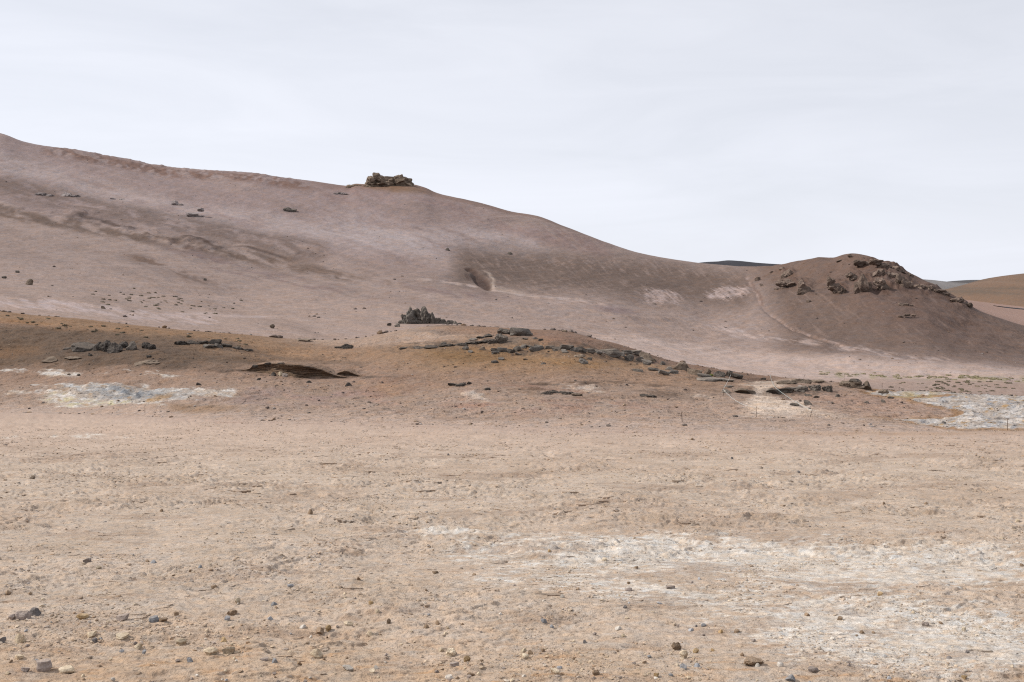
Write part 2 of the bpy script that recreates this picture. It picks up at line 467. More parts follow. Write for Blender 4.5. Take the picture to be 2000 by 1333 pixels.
def paint_mound(px, py, x, y, d):
    k = K_MOUND
    c = np.broadcast_to((lin((158, 136, 120)) / k).astype(np.float32), px.shape + (3,)).copy()
    n1 = fbm(px / 130, py / 20, 5, 61); n2 = fbm(x / 3.0, y / 4.0, 5, 62); n3 = fbm(x / 0.7, y / 1.2, 3, 63); n4 = fbm(px / 60 - py / 30, py / 9, 4, 64)
    # pinkish flat foot -> reddish brown slope -> ochre upper slope
    c = put(c, (166, 145, 130), ss(770, 815, py + 16 * n1), k)
    c = put(c, (178, 157, 142), (1 - ss(2, 20, near_rows[None, :] - py + 14 * n1)) * 0.9, k)
    c = put(c, (146, 121, 104), (1 - ss(725, 775, py + 14 * n1)) * 0.9, k)
    c = put(c, (149, 121, 96), (1 - ss(690, 745, py + 30 * n1)) * ss(560, 900, px) * (1 - ss(1330, 1480, px)) * 0.9, k)
    c = put(c, (145, 114, 82), blob(px, py, 1030, 700, 220, 22, 3, 0.8) * (0.5 + 0.6 * ss(-0.2, 0.3, n1)), k)
    c = put(c, (126, 97, 66), blob(px, py, 930, 695, 85, 14, 2, 0.8) * 0.75, k)
    c = put(c, (154, 125, 102), blob(px, py, 1330, 745, 200, 14, 2, 0.9) * 0.6, k)
    # left rise: dark brown under an orange brow
    left = 1 - ss(480, 680, px)
    c = put(c, (104, 86, 71), left * ss(625, 650, py + 8 * n1) * (1 - ss(705, 728, py + 10 * n1)) * 0.95, k)
    c = put(c, (145, 116, 90), left * (1 - ss(12, 26, py - mound_row[None, :] + 8 * n1)) * 0.9, k)
    c = put(c, (150, 110, 72), blob(px, py, 90, 632, 130, 8, 4, 0.9) * ss(-0.2, 0.3, n1) * 0.6 + blob(px, py, 20, 682, 50, 10, 0, 0.9) * 0.4, k)
    c = put(c, (92, 76, 64), (blob(px, py, 250, 690, 200, 16, 1, 0.8) + blob(px, py, 330, 713, 150, 9, 0, 0.9)) * ss(-0.15, 0.3, n2 + 0.4 * n4) * 0.8, k)
    c = put(c, (154, 123, 96), blob(px, py, 560, 685, 150, 16, 3, 0.9) * 0.8, k)
    c = put(c, (110, 92, 78), band(px, py, [(350, 672), (440, 670), (520, 690), (620, 702), (700, 711)], 4) * 0.55, k)
    # crown: reddish, then bare brown shoulder on the right
    c = put(c, (132, 107, 92), blob(px, py, 1110, 662, 130, 20, 8, 0.7), k)
    c = put(c, (142, 110, 92), blob(px, py, 1090, 668, 80, 9, 6, 0.9) * ss(-0.3, 0.2, n2) * 0.8, k)
    c = put(c, (132, 107, 91), (1 - ss(8, 15, py - mound_row[None, :])) * ss(1130, 1200, px) * (1 - ss(1480, 1560, px)), k)
    # pale sand saddle below the crag
    sad = blob(px, py, 760, 655, 190, 19, 0, 0.6)
    c = put(c, (164, 141, 124), sad, k)
    c = put(c, (178, 155, 137), sad * ss(0.0, 0.35, n1) * 0.5 + blob(px, py, 600, 661, 40, 4, 8, 0.9) * 0.8, k)
    c = put(c, (112, 100, 93), (blob(px, py, 870, 648, 80, 3, 2, 0.9) + blob(px, py, 840, 632, 60, 5, 2, 0.9) + blob(px, py, 815, 627, 45, 7, 0, 0.8)) * 0.6, k)
    c = put(c, (142, 112, 92), blob(px, py, 950, 644, 90, 8, 2, 0.8) * 0.6, k)
    c = put(c, (110, 98, 88), blob(px, py, 1000, 668, 35, 8, 0, 0.8) * 0.8, k)
    # red and grey stains, pale ash veins low on the slope
    c = put(c, (132, 98, 82), (blob(px, py, 1060, 757, 110, 8, 4, 0.9) + blob(px, py, 1130, 776, 40, 6, 8, 0.9) + 0.5 * blob(px, py, 770, 745, 90, 16, 4, 0.9)) * ss(-0.2, 0.35, n2 + n4) * 0.7, k)
    c = put(c, (96, 78, 64), (blob(px, py, 1075, 768, 75, 4, 4, 0.9) + 0.8 * blob(px, py, 1070, 746, 60, 3, 3, 0.9) + 0.8 * blob(px, py, 1180, 752, 110, 5, 2, 0.9) + blob(px, py, 1280, 770, 60, 7, 4, 0.9) * 0.8 + 0.6 * blob(px, py, 1340, 757, 140, 5, 2, 0.9)) * ss(-0.25, 0.25, n2 + n4) * 0.85, k)
    v = blob(px, py, 1140, 760, 60, 9, 6, 0.8) + blob(px, py, 915, 775, 45, 10, 6, 0.9) + 0.8 * blob(px, py, 1250, 792, 120, 7, 6, 0.9) + 0.6 * blob(px, py, 1370, 775, 60, 6, 6, 0.9) + 0.5 * blob(px, py, 740, 743, 30, 5, 0, 0.9)
    v4 = fbm(px / 50 - py / 14, py / 5.0, 5, 65, 0.66)
    c = put(c, (192, 176, 162), ss(0.55, 1.0, v * 0.8 + 1.1 * v4) * np.clip(v * 1.6, 0, 1) * 0.9, k)
    c = put(c, (152, 120, 92), (blob(px, py, 770, 758, 60, 12, 0, 0.9) + blob(px, py, 1000, 815, 180, 7, 0, 0.9) * 0.5) * ss(-0.3, 0.2, n1) * 0.6, k)
    c = put(c, (150, 130, 128), blob(px, py, 560, 770, 150, 20, 0, 0.9) * ss(-0.1, 0.35, n1) * 0.6, k)
    c = put(c, (158, 120, 104), blob(px, py, 960, 785, 330, 22, 2, 0.9) * ss(-0.1, 0.4, n1 + 0.3 * n3) * 0.5, k)
    # trodden pale path through the gap
    pc = np.interp(py, [738, 745, 752, 760, 768, 785, 800, 818], [1560, 1535, 1505, 1487, 1490, 1505, 1530, 1570])
    ph = np.interp(py, [738, 742, 748, 753, 760, 768, 785, 800, 818], [10, 70, 75, 55, 17, 20, 52, 80, 120])
    v5 = fbm(px / 45, py / 6, 5, 66, 0.62)
    pth = (1 - ss(0.55, 1.25, np.abs(px - pc) / ph + 0.5 * v5)) * ss(738, 744, py) * (1 - ss(795, 822, py + 8 * v5))
    c = put(c, (206, 187, 169), pth * (1.0 + 0.3 * v5), k)
    c = put(c, (140, 118, 102), (blob(px, py, 1560, 748, 55, 4, -3, 0.8) + blob(px, py, 1460, 750, 40, 2, 3, 0.9)) * 0.7, k)
    c = put(c, (160, 132, 116), (blob(px, py, 1690, 785, 140, 18, 6, 0.8)) * 0.7, k)
    # left hot-spring crust: white, blue-grey, sulphur
    kk = k
    e = fbm(px / 55, py / 8, 6, 71, 0.62) * 1.2 + 0.2 * n3
    m = blob(px, py, 240, 772, 150, 20, 1, 0.7) + blob(px, py, 180, 783, 90, 12, 0, 0.7) + 0.6 * blob(px, py, 430, 773, 50, 7, -4, 0.8) + 0.7 * blob(px, py, 110, 724, 32, 8, 0, 0.9) + 0.55 * blob(px, py, 25, 720, 40, 4, 0, 0.9) + 0.5 * blob(px, py, 45, 751, 50, 3, 0, 0.9) + 0.55 * blob(px, py, 20, 766, 40, 4, 0, 0.9) + 0.35 * blob(px, py, 240, 727, 130, 8, 0, 0.9) + 0.4 * blob(px, py, 330, 735, 60, 3, 0, 0.9)
    w = ss(0.40, 0.72, m + 0.55 * e)
    c = put(c, (184, 170, 156), w, kk)
    c = put(c, (206, 200, 193), w * ss(-0.05, 0.25, e + 0.3 * n2), kk)
    blue = blob(px, py, 262, 768, 110, 15, 4, 0.7)
    c = put(c, (143, 144, 145), w * blue * ss(-0.4, 0.1, fbm(px / 26, py / 5, 5, 72, 0.62)) * 0.9, kk)
    c = put(c, (112, 114, 118), w * blob(px, py, 278, 771, 50, 9, 8, 0.8) * ss(-0.05, 0.25, fbm(px / 20, py / 5, 5, 75, 0.62)), kk)
    c = put(c, (188, 178, 140), w * (blob(px, py, 130, 787, 50, 8, 0, 0.9) + blob(px, py, 230, 790, 30, 6, 0, 0.9) + blob(px, py, 115, 776, 14, 5, 0, 0.9)) * ss(0.0, 0.25, fbm(x / 1.3, y / 1.3, 3, 73)) * 0.9, kk)
    c = put(c, (164, 134, 98), w * ss(0.2, 0.38, fbm(px / 28, py / 6, 4, 74, 0.6)) * 0.7 + blob(px, py, 312, 783, 26, 6, -20, 0.8) * 0.8, kk)
    c = put(c, (142, 116, 92), blob(px, py, 390, 799, 70, 6, 0, 0.5) * 0.7, kk)
    # right hot-spring crust
    m = crust_right(px, py)
    rimm = np.clip(crust_right(px, py - 2.5) + crust_right(px, py + 2.5) + crust_right(px + 12, py) + crust_right(px - 12, py), 0, 1)
    w = ss(0.3, 0.7, m + 0.18 * e)
    c = put(c, (150, 116, 80), rimm * (1 - w) * 0.7, kk)                       # rusty rim
    c = put(c, (176, 166, 156), w * 0.9, kk)
    c = put(c, (198, 192, 186), w * ss(-0.1, 0.25, fbm(px / 40, py / 4.5, 5, 81, 0.65)), kk)
    c = put(c, (148, 150, 155), w * ss(0.08, 0.3, fbm(px / 24, py / 3.6, 5, 82, 0.65)) * 0.8, kk)
    c = put(c, (112, 108, 106), w * ss(0.26, 0.42, fbm(px / 18, py / 2.8, 5, 84, 0.65)) * 0.9, kk)
    c = put(c, (178, 142, 90), w * ss(0.22, 0.4, fbm(px / 30, py / 4.0, 4, 83, 0.6)) * 0.75, kk)
    c = put(c, (172, 154, 108), blob(px, py, 1795, 773, 45, 5, 0, 0.8) * ss(-0.2, 0.2, e) * 0.8, kk)
    led = band(px, py, [(760, 680), (830, 678), (900, 673), (955, 665), (985, 660), (1000, 682), (1110, 683), (1190, 690), (1262, 702), (1300, 712)], 6)
    c = put(c, (92, 79, 69), led * ss(-0.25, 0.25, fbm(px / 16, py / 5, 4, 67, 0.6)) * 0.8, k)
    c = put(c, (98, 84, 73), (blob(px, py, 220, 684, 110, 7, 0, 0.8) + blob(px, py, 420, 675, 80, 7, 8, 0.8) + blob(px, py, 1440, 740, 60, 5, 4, 0.9) + blob(px, py, 1560, 764, 80, 5, 0, 0.9)) * ss(-0.3, 0.2, fbm(px / 16, py / 5, 4, 69, 0.6)) * 0.8, k)
    c = put(c, (84, 70, 60), (band(px, py, [(440, 722), (490, 721)], 1.5) + band(px, py, [(655, 734), (710, 736), (760, 737)], 2)) * 0.7, k)
    c = put(c, (96, 84, 76), (blob(px, py, 835, 634, 75, 4, 2, 0.9) + 0.7 * blob(px, py, 760, 635, 45, 3, 0, 0.9)) * ss(-0.3, 0.2, fbm(px / 12, py / 3, 4, 70, 0.6)) * 0.8, k)
    # fine mottling
    c = c * (1 + 0.16 * np.clip(n3, -1, 1) + 0.10 * n2)[..., None]
    return c


def paint_hill(px, py, x, y, d):
    k = K_HILL
    c = np.broadcast_to((lin((141, 125, 116)) / k).astype(np.float32), px.shape + (3,)).copy()
    th = np.interp(px, [0, 700, 1100, 1500, 2000], [14, 14, 30, 38, 30])
    ct, st = np.cos(np.radians(th)), np.sin(np.radians(th))
    th0 = R(16)
    al, ac = px * math.cos(th0) + py * math.sin(th0), -px * math.sin(th0) + py * math.cos(th0)
    n1 = fbm(al / 260, ac / 34, 5, 91); n2 = fbm(al / 70, ac / 11, 4, 92); n3 = fbm(px / 16, py / 9, 3, 93); n4 = fbm(al / 40, ac / 5.0, 4, 94, 0.6)
    th1 = R(40)
    bl, bc = px * math.cos(th1) + py * math.sin(th1), -px * math.sin(th1) + py * math.cos(th1)
    s1 = fbm(bl / 26, bc / 3.4, 3, 95); s2 = fbm(bl / 60, bc / 7, 3, 96)
    # general: pale rosy foot, mauve middle, olive-brown flank to the right
    c = put(c, (154, 136, 124), ss(520, 640, py - 0.05 * (px - 600) + 26 * n1) * (1 - ss(1300, 1700, px)), k)
    c = put(c, (138, 122, 118), (1 - ss(370, 440, py - 0.13 * px + 24 * n1)) * (1 - ss(800, 1100, px)) * 0.8, k)
    c = put(c, (148, 131, 121), ss(-0.1, 0.4, n1) * 0.4, k)
    c = put(c, (122, 106, 97), ss(0.0, 0.4, -n1) * 0.4, k)
    # pale drift running down from the upper left
    up = band(px, py, [(-600, 250), (0, 322), (120, 352), (260, 392), (350, 420), (525, 448), (700, 462), (900, 470), (1050, 478)], 20)
    c = put(c, (156, 143, 138), up * ss(-0.5, 0.15, n2) * 0.85, k)
    c = put(c, (158, 147, 143), blob(px, py, 780, 455, 230, 28, 8, 0.9) * ss(-0.3, 0.3, n1 + s1 * 0.5) * 0.7, k)
    # darker brown bands
    b1 = band(px, py, [(-600, 290), (0, 362), (120, 384), (245, 418), (350, 440), (490, 470), (620, 492)], 17)
    c = put(c, (108, 93, 85), b1 * ss(-0.5, 0.15, n2 + 0.4 * n3) * 0.9, k)
    b2 = band(px, py, [(-600, 370), (0, 411), (87, 430), (175, 445), (245, 462), (350, 482), (430, 494), (560, 512), (700, 545)], 9)
    c = put(c, (94, 78, 67), b2 * ss(-0.4, 0.2, n2 + 0.4 * n3) * 0.9, k)
    c = put(c, (72, 57, 49), (band(px, py, [(158, 424), (200, 433), (245, 449)], 3) + band(px, py, [(370, 469), (400, 476), (425, 487)], 2.5) + band(px, py, [(472, 484), (520, 494), (560, 504)], 1.8)) * 0.75, k)
    c = put(c, (118, 100, 88), band(px, py, [(560, 504), (640, 527), (700, 541), (800, 566)], 4) * ss(-0.2, 0.3, n4) * 0.7, k)
    c = put(c, (108, 90, 79), (blob(px, py, 350, 535, 85, 10, 18, 0.9) + blob(px, py, 300, 518, 50, 6, 20, 0.9)) * ss(-0.15, 0.25, n2 + 0.5 * n3) * 0.8, k)
    c = put(c, (116, 99, 95), (blob(px, py, 400, 508, 80, 10, 18, 0.9) + blob(px, py, 560, 548, 130, 12, 14, 0.9) + blob(px, py, 880, 572, 110, 10, 8, 0.9)) * ss(-0.2, 0.3, n2 + 0.3 * n3) * 0.75, k)
    # brown rim along the skyline
    rim = band(px, py, [(105, 298), (190, 311), (350, 340), (440, 345), (500, 352), (560, 362), (600, 366)], 7)
    c = put(c, (112, 88, 76), rim * ss(-0.35, 0.1, n2 + n3) * 0.85, k)
    c = put(c, (118, 96, 84), (1 - ss(4, 10, py - crest_row[None, :])) * ss(-60, 20, px - 640) * (1 - ss(1000, 1250, px)) * 0.7, k)
    c = put(c, (118, 92, 68), blob(px, py, 755, 366, 75, 8, 4, 0.7) * 0.8, k)
    c = put(c, (128, 108, 102), band(px, py, [(640, 374), (800, 392), (930, 425), (1060, 460), (1180, 492)], 14) * ss(-0.3, 0.3, n1 + 0.4 * s2) * 0.75, k)
    # combed flank in the middle: brown with pale run-off streaks
    fl = band(px, py, [(900, 520), (1000, 527), (1150, 540), (1300, 552), (1450, 566)], 32)
    c = put(c, (98, 83, 73), fl * 0.92, k)
    comb = band(px, py, [(880, 500), (1000, 505), (1150, 516), (1300, 522), (1440, 530)], 14) + 0.9 * band(px, py, [(980, 552), (1080, 562), (1200, 568), (1320, 582)], 14)
    c = put(c, (140, 123, 113), np.clip(comb, 0, 1) * ss(0.0, 0.45, s1 + 0.3 * n3) * 0.6, k)
    c = put(c, (128, 111, 101), (fl + 0.3 * ss(1350, 1600, px)) * ss(0.16, 0.5, s1 + 0.3 * n3) * 0.4, k)
    wht = 0.9 * blob(px + 10 * n3, py, 1292, 580, 44, 14, 8, 0.7) + blob(px + 10 * n3, py, 1422, 573, 46, 14, -6, 0.7)
    s3 = fbm(bl / 22, bc / 2.6, 4, 99, 0.62)
    c = put(c, (172, 155, 147), ss(0.32, 1.0, wht * 0.9 + 1.0 * s3 + 0.3 * n3) * np.clip(wht * 1.8, 0, 1) * (0.8 + 0.3 * n3), k)
    ln = band(px, py, [(835, 546), (905, 554), (975, 569), (1045, 583), (1135, 590), (1190, 602)], 2.2)
    c = put(c, (176, 160, 150), ln * ss(-0.35, 0.2, perlin(px / 30, py * 0, 97)) * 0.7, k)
    c = put(c, (164, 146, 136), blob(px, py, 1110, 592, 90, 8, 8, 0.9) * ss(-0.1, 0.3, n4) * 0.6, k)
    c = put(c, (118, 102, 100), blob(px, py, 1200, 608, 38, 6, 6, 0.9) * 0.7, k)
    # knoll on the right
    kn = ss(1440, 1540, px + 0.35 * (570 - py)) * (1 - ss(665, 735, py + 20 * n1 - 0.02 * (px - 1600)))
    c = put(c, (106, 90, 80), kn, k)
    c = put(c, (108, 89, 77), kn * (1 - ss(540, 570, py)) * 0.7, k)
    c = put(c, (98, 80, 71), kn * blob(px, py, 1800, 600, 170, 55, 20, 0.9) * 0.7, k)
    c = put(c, (132, 113, 101), kn * ss(0.18, 0.5, s2 + 0.35 * s1) * ss(540, 590, py) * (0.4 + 0.35 * (1 - ss(1560, 1680, px))), k)
    KB = [(1541, 536, 14, 7), (1545, 556, 22, 9), (1574, 560, 15, 13), (1637, 560, 17, 14), (1690, 556, 18, 19), (1670, 540, 14, 8), (1728, 554, 17, 15), (1764, 549, 20, 14), (1692, 515, 22, 8), (1730, 535, 26, 11), (1748, 524, 30, 8), (1806, 564, 34, 9), (1850, 578, 30, 7)]
    ko = 0
    for (bx, by, bw, bh) in KB:
        ko = np.maximum(ko, blob(px + 8 * n3, py + 5 * n3, bx, by, bw, bh, 0, 0.5))
    c = put(c, (88, 70, 60), ko * ss(-0.35, 0.25, fbm(px / 9, py / 6, 4, 103, 0.6)) * 0.85, k)
    stream = [(1457, 540), (1490, 600), (1545, 640), (1610, 665), (1700, 700)]
    gx = np.interp(py, [p[1] for p in stream], [p[0] for p in stream])
    gx = gx + 5 * fbm(py / 14, py * 0, 3, 105)
    g = np.exp(-((px - gx) / 4.2) ** 2) * ss(536, 546, py) * (1 - ss(690, 705, py))
    c = put(c, (170, 148, 136), g * ss(-0.2, 0.35, fbm(px / 14, py / 9, 4, 98, 0.6)) * 0.6, k)
    c = put(c, (98, 78, 68), np.exp(-((px - gx - 4) / 3) ** 2) * ss(545, 555, py) * (1 - ss(590, 605, py)) * 0.7, k)
    c = put(c, (168, 152, 143), (band(px, py, [(1380, 634), (1450, 648), (1520, 662), (1640, 682), (1760, 702), (1850, 708)], 6) * ss(-0.2, 0.35, n4 + 0.4 * s1) + blob(px, py, 1440, 645, 40, 8, 20, 0.9) * 0.6) * 0.75, k)
    # flats at the foot of the hills
    foot = ss(0, 22, py - np.interp(px, [0, 1200, 1400, 1600, 1800, 2000, 2400], [900, 640, 668, 690, 702, 716, 725])[...])
    c = put(c, (174, 156, 144), foot, k)
    c = put(c, (148, 128, 114), foot * ss(730, 748, py) * ss(1500, 1700, px) * 0.8, k)
    c = put(c, (158, 141, 129), foot * ss(-0.05, 0.3, n2) * 0.5, k)
    c = put(c, (138, 132, 98), foot * ss(1560, 1650, px) * band(px, py, [(1560, 727), (1700, 733), (2000, 741), (2300, 745)], 5) * ss(-0.05, 0.25, n3) * 0.6, k)
    # white veil low on the left
    wv = band(px, py, [(-300, 580), (0, 593), (100, 597), (180, 605), (250, 614), (340, 621), (420, 628)], 10) * ss(-400, -100, px)
    c = put(c, (174, 159, 153), ss(0.45, 1.05, wv * 0.8 + 0.9 * n4 + 0.4 * n2) * np.clip(wv * 1.4, 0, 1) * 0.75, k)
    c = put(c, (174, 158, 150), band(px, py, [(380, 612), (440, 617), (520, 620)], 3) * 0.6, k)
    c = c * np.array((1.015, 0.995, 1.02), np.float32)
    # slip scar
    nz_ = 3 * fbm(px / 8, py / 6, 3, 37)
    sc = blob(px + nz_, py + nz_, 941, 547, 23, 10, 42, 0.25) + 0.9 * blob(px + nz_, py, 921, 525, 13, 4.5, 12, 0.3) + 0.8 * blob(px + nz_, py, 914, 539, 9, 4, 40, 0.3)
    rimx = np.interp(py, [522, 532, 545, 556, 566], [938, 955, 964, 964, 956])
    c = put(c, (182, 164, 150), np.exp(-((px - rimx + nz_) / 3.2) ** 2) * ss(522, 532, py) * (1 - ss(560, 568, py)) * 0.65, k)
    c = put(c, (160, 142, 130), blob(px, py, 985, 566, 40, 5, 14, 0.8) * 0.7, k)
    c = put(c, (78, 61, 54), np.clip(sc, 0, 1) * (0.75 + 0.25 * ss(-0.2, 0.2, n3)), k)
    c = c * (1 + 0.09 * np.clip(fbm(al / 80, ac / 2.4, 3, 106, 0.6), -1, 1) + 0.07 * np.clip(fbm(bl / 60, bc / 3.0, 3, 107, 0.6), -1, 1) * ss(700, 1100, px))[..., None]
    c = c * (1 + 0.13 * np.clip(fbm(al / 150, ac / 5.0, 4, 104, 0.6), -1, 1) * (1 - ss(1050, 1350, px)))[..., None]
    c = c * (1 + 0.15 * np.clip(fbm(px / 7, py / 4, 3, 100, 0.6), -1, 1) + 0.10 * n3 + 0.06 * n4)[..., None]
    return c


for rr, fn in ((r0, paint_flat), (r1, paint_mound), (r2, paint_hill)):
    SOIL[rr] = fn(PX[rr].astype(float), PY[rr], X[rr], Y[rr], D[rr])
r3 = near(3, 3)
n = fbm(X[r3] / 260, Y[r3] / 500, 4, 101)
SOIL[r3] = put(np.broadcast_to((lin((150, 124, 112)) / K_HILL).astype(np.float32), D[r3].shape + (3,)).copy(), (118, 110, 106), ss(900, 1500, D[r3]), K_HILL) * (1 + 0.35 * n)[..., None]
SOIL[r3] = put(SOIL[r3], (146, 142, 138), ss(0.05, 0.3, n) * ss(1200, 1800, D[r3]) * 0.7, K_HILL)
SOIL = np.clip(SOIL, 0.004, 0.85)

# smooth normals over the whole sheet so that its pieces join without a seam
P = np.stack([X, Y, Z], -1)
du = np.gradient(P, axis=1); dv = np.gradient(P, axis=0)
NRM = np.cross(du, dv)
NRM /= np.maximum(np.linalg.norm(NRM, axis=-1, keepdims=True), 1e-9)
NRM[NRM[..., 2] < 0] *= -1


# ------------------------------------------------------------------ materials
def new_mat(name):
    m = bpy.data.materials.new(name)
    m.use_nodes = True
    m.node_tree.nodes.clear()
    t = m.node_tree
    out = nd(t, 'ShaderNodeOutputMaterial')
    b = nd(t, 'ShaderNodeBsdfPrincipled')
    b.inputs['Roughness'].default_value = 0.95
    b.inputs['Specular IOR Level'].default_value = 0.15
    lk(t, b.outputs[0], out.inputs[0])
    return m, t, b


def noise_node(t, vec, scale, detail=4, rough=0.55, dist=0.0):
    n = nd(t, 'ShaderNodeTexNoise')
    n.inputs['Scale'].default_value = scale
    n.inputs['Detail'].default_value = detail
    n.inputs['Roughness'].default_value = rough
    n.inputs['Distortion'].default_value = dist
    lk(t, vec, n.inputs['Vector'])
    return n.outputs['Fac']


def remap(t, v, a, b, c, d):
    n = nd(t, 'ShaderNodeMapRange')
    for k_, val in (('From Min', a), ('From Max', b), ('To Min', c), ('To Max', d)):
        n.inputs[k_].default_value = val
    lk(t, v, n.inputs['Value'])
    return n.outputs[0]


def mul(t, a, b):
    n = nd(t, 'ShaderNodeMath', operation='MULTIPLY')
    lk(t, a, n.inputs[0])
    if isinstance(b, (int, float)):
        n.inputs[1].default_value = b
    else:
        lk(t, b, n.inputs[1])
    return n.outputs[0]


def soil_material(name, grains, bumps, tintscale, specks):
    m, t, b = new_mat(name)
    at = nd(t, 'ShaderNodeAttribute', attribute_name='soil')
    geo = nd(t, 'ShaderNodeNewGeometry')
    pos = geo.outputs['Position']
    f = None
    for sc_, lo, hi in grains:
        v = remap(t, noise_node(t, pos, sc_, 3, 0.6), 0.3, 0.7, lo, hi)
        f = v if f is None else mul(t, f, v)
    for sc_, lo, hi in specks:                                   # dark grit between the grains
        f = mul(t, f, remap(t, noise_node(t, pos, sc_, 2, 0.5), lo, hi, 1.0, 0.55))
    s = nd(t, 'ShaderNodeVectorMath', operation='SCALE')
    lk(t, at.outputs['Color'], s.inputs[0]); lk(t, f, s.inputs['Scale'])
    # warm / cool drift of the grains
    hs = nd(t, 'ShaderNodeMix', data_type='RGBA', blend_type='MULTIPLY')
    hs.inputs['Factor'].default_value = 1.0
    rmp = nd(t, 'ShaderNodeMix', data_type='RGBA')
    rmp.inputs['A'].default_value = (1.06, 0.99, 0.92, 1); rmp.inputs['B'].default_value = (0.95, 1.0, 1.07, 1)
    lk(t, remap(t, noise_node(t, pos, tintscale, 5, 0.65), 0.35, 0.65, 0, 1), rmp.inputs['Factor'])
    lk(t, s.outputs[0], hs.inputs['A']); lk(t, rmp.outputs['Result'], hs.inputs['B'])
    lk(t, hs.outputs['Result'], b.inputs['Base Color'])
    prev = None
    for sc_, dist_, st_ in bumps:
        bp = nd(t, 'ShaderNodeBump')
        bp.inputs['Strength'].default_value = st_
        bp.inputs['Distance'].default_value = dist_
        lk(t, noise_node(t, pos, sc_, 4, 0.62), bp.inputs['Height'])
        if prev is not None:
            lk(t, prev, bp.inputs['Normal'])
        prev = bp.outputs[0]
    lk(t, prev, b.inputs['Normal'])
    return m


M_FLAT = soil_material('sandy_crust', [(70, 0.90, 1.10), (16, 0.91, 1.09), (3.0, 0.95, 1.05)], [(12, 0.05, 0.6), (55, 0.02, 0.7)], 7.0, [(34, 0.62, 0.74), (11, 0.66, 0.76)])
M_MOUND = soil_material('rusty_soil', [(9, 0.78, 1.22), (3.2, 0.84, 1.16), (0.7, 0.92, 1.08)], [(2.2, 0.25, 0.5), (9, 0.10, 0.6)], 1.3, [(6, 0.60, 0.68), (2.5, 0.64, 0.72)])
M_HILL = soil_material('hill_soil', [(2.4, 0.86, 1.14), (0.8, 0.91, 1.09), (0.18, 0.94, 1.06)], [(0.5, 1.0, 0.45), (2.2, 0.4, 0.5)], 0.3, [(1.6, 0.66, 0.76), (0.6, 0.70, 0.80)])


# ------------------------------------------------------------------ mesh helpers
def mesh_np(name, verts, faces, mat=None, smooth=True, colors=None, normals=None):
    me = bpy.data.meshes.new(name)
    verts = np.ascontiguousarray(verts, np.float32); faces = np.ascontiguousarray(faces, np.int32)
    nf, k = faces.shape
    me.vertices.add(len(verts)); me.vertices.foreach_set('co', verts.ravel())
    me.loops.add(nf * k); me.loops.foreach_set('vertex_index', faces.ravel())
    me.polygons.add(nf); me.polygons.foreach_set('loop_start', np.arange(0, nf * k, k, dtype=np.int32))
    me.polygons.foreach_set('use_smooth', np.full(nf, smooth, bool))
    if colors is not None:
        at = me.attributes.new('soil', 'FLOAT_COLOR', 'POINT')
        c4 = np.ones((len(verts), 4), np.float32); c4[:, :3] = colors
        at.data.foreach_set('color', c4.ravel())
    me.update(calc_edges=True)
    if normals is not None:
        me.normals_split_custom_set_from_vertices(np.asarray(normals, np.float32).tolist())
    if mat:
        me.materials.append(mat)
    return me


def link(name, me, loc=None, parent=None):
    o = bpy.data.objects.new(name, me)
    COL.objects.link(o)
    if loc is not None:
        o.location = loc
    if parent is not None:
        o.parent = parent
    return o


def tag(o, label=None, cat=None, group=None, kind=None):
    for k_, v in (('label', label), ('category', cat), ('group', group), ('kind', kind)):
        if v:
            o[k_] = v
    return o


def sheet(name, i0, i1, j0, j1, mat, label):
    n_r, n_c = i1 - i0, j1 - j0
    idx = np.arange(n_r * n_c).reshape(n_r, n_c)
    f = np.stack([idx[:-1, :-1], idx[:-1, 1:], idx[1:, 1:], idx[1:, :-1]], -1).reshape(-1, 4)
    v = P[i0:i1, j0:j1].reshape(-1, 3)
    me = mesh_np(name, v, f, mat, True, SOIL[i0:i1, j0:j1].reshape(-1, 3), NRM[i0:i1, j0:j1].reshape(-1, 3))
    return tag(link(name, me), label, None, None, 'structure')


i_foot = int(np.argmax(SEG == 1)); i_m = int(np.argmax(SEG == 2)); i_far = int(np.argmax(SEG == 3))
i_dip = i_m + 22
j_k = int(np.searchsorted(PXS, 1462))
sheet('ground', 0, i_foot + 1, 0, NC, M_FLAT, 'flat pale sandy ground with salt crust in front')
sheet('mound', i_foot, i_dip + 1, 0, NC, M_MOUND, 'low rust and ochre mound with mineral crusts')
sheet('hill', i_dip, i_far + 1, 0, j_k + 1, M_HILL, 'long bare mauve hillside sloping down to the right')
sheet('knoll', i_dip, i_far + 1, j_k, NC, M_HILL, 'brown rounded hill with rocky crest on the right')
sheet('plain', i_far, NR, 0, NC, M_HILL, 'grey plain far beyond the hills')

# ------------------------------------------------------------------ finding places on the land
PYD = HY - Z / np.maximum(D, 2.0) * F
I0 = 17


def at(px, py, lo=I0, hi=None):
    """point of the land seen at a photo position (first surface met from the viewer)"""
    j = int(np.argmin(np.abs(PXS - px)))
    col = PYD[lo:hi, j]
    hit = np.nonzero(col <= py)[0]
    i = lo + (int(hit[0]) if len(hit) else int(np.argmin(col)))
    if len(hit) and i > lo:
        a, b = PYD[i - 1, j], PYD[i, j]
        t = (a - py) / (a - b) if a != b else 1.0
        d = D[i - 1, j] + (D[i, j] - D[i - 1, j]) * t
        z = Z[i - 1, j] + (Z[i, j] - Z[i - 1, j]) * t
    else:
        d, z = D[i, j], Z[i, j]
    return Vector(((px - CX) / F * d, d, z))


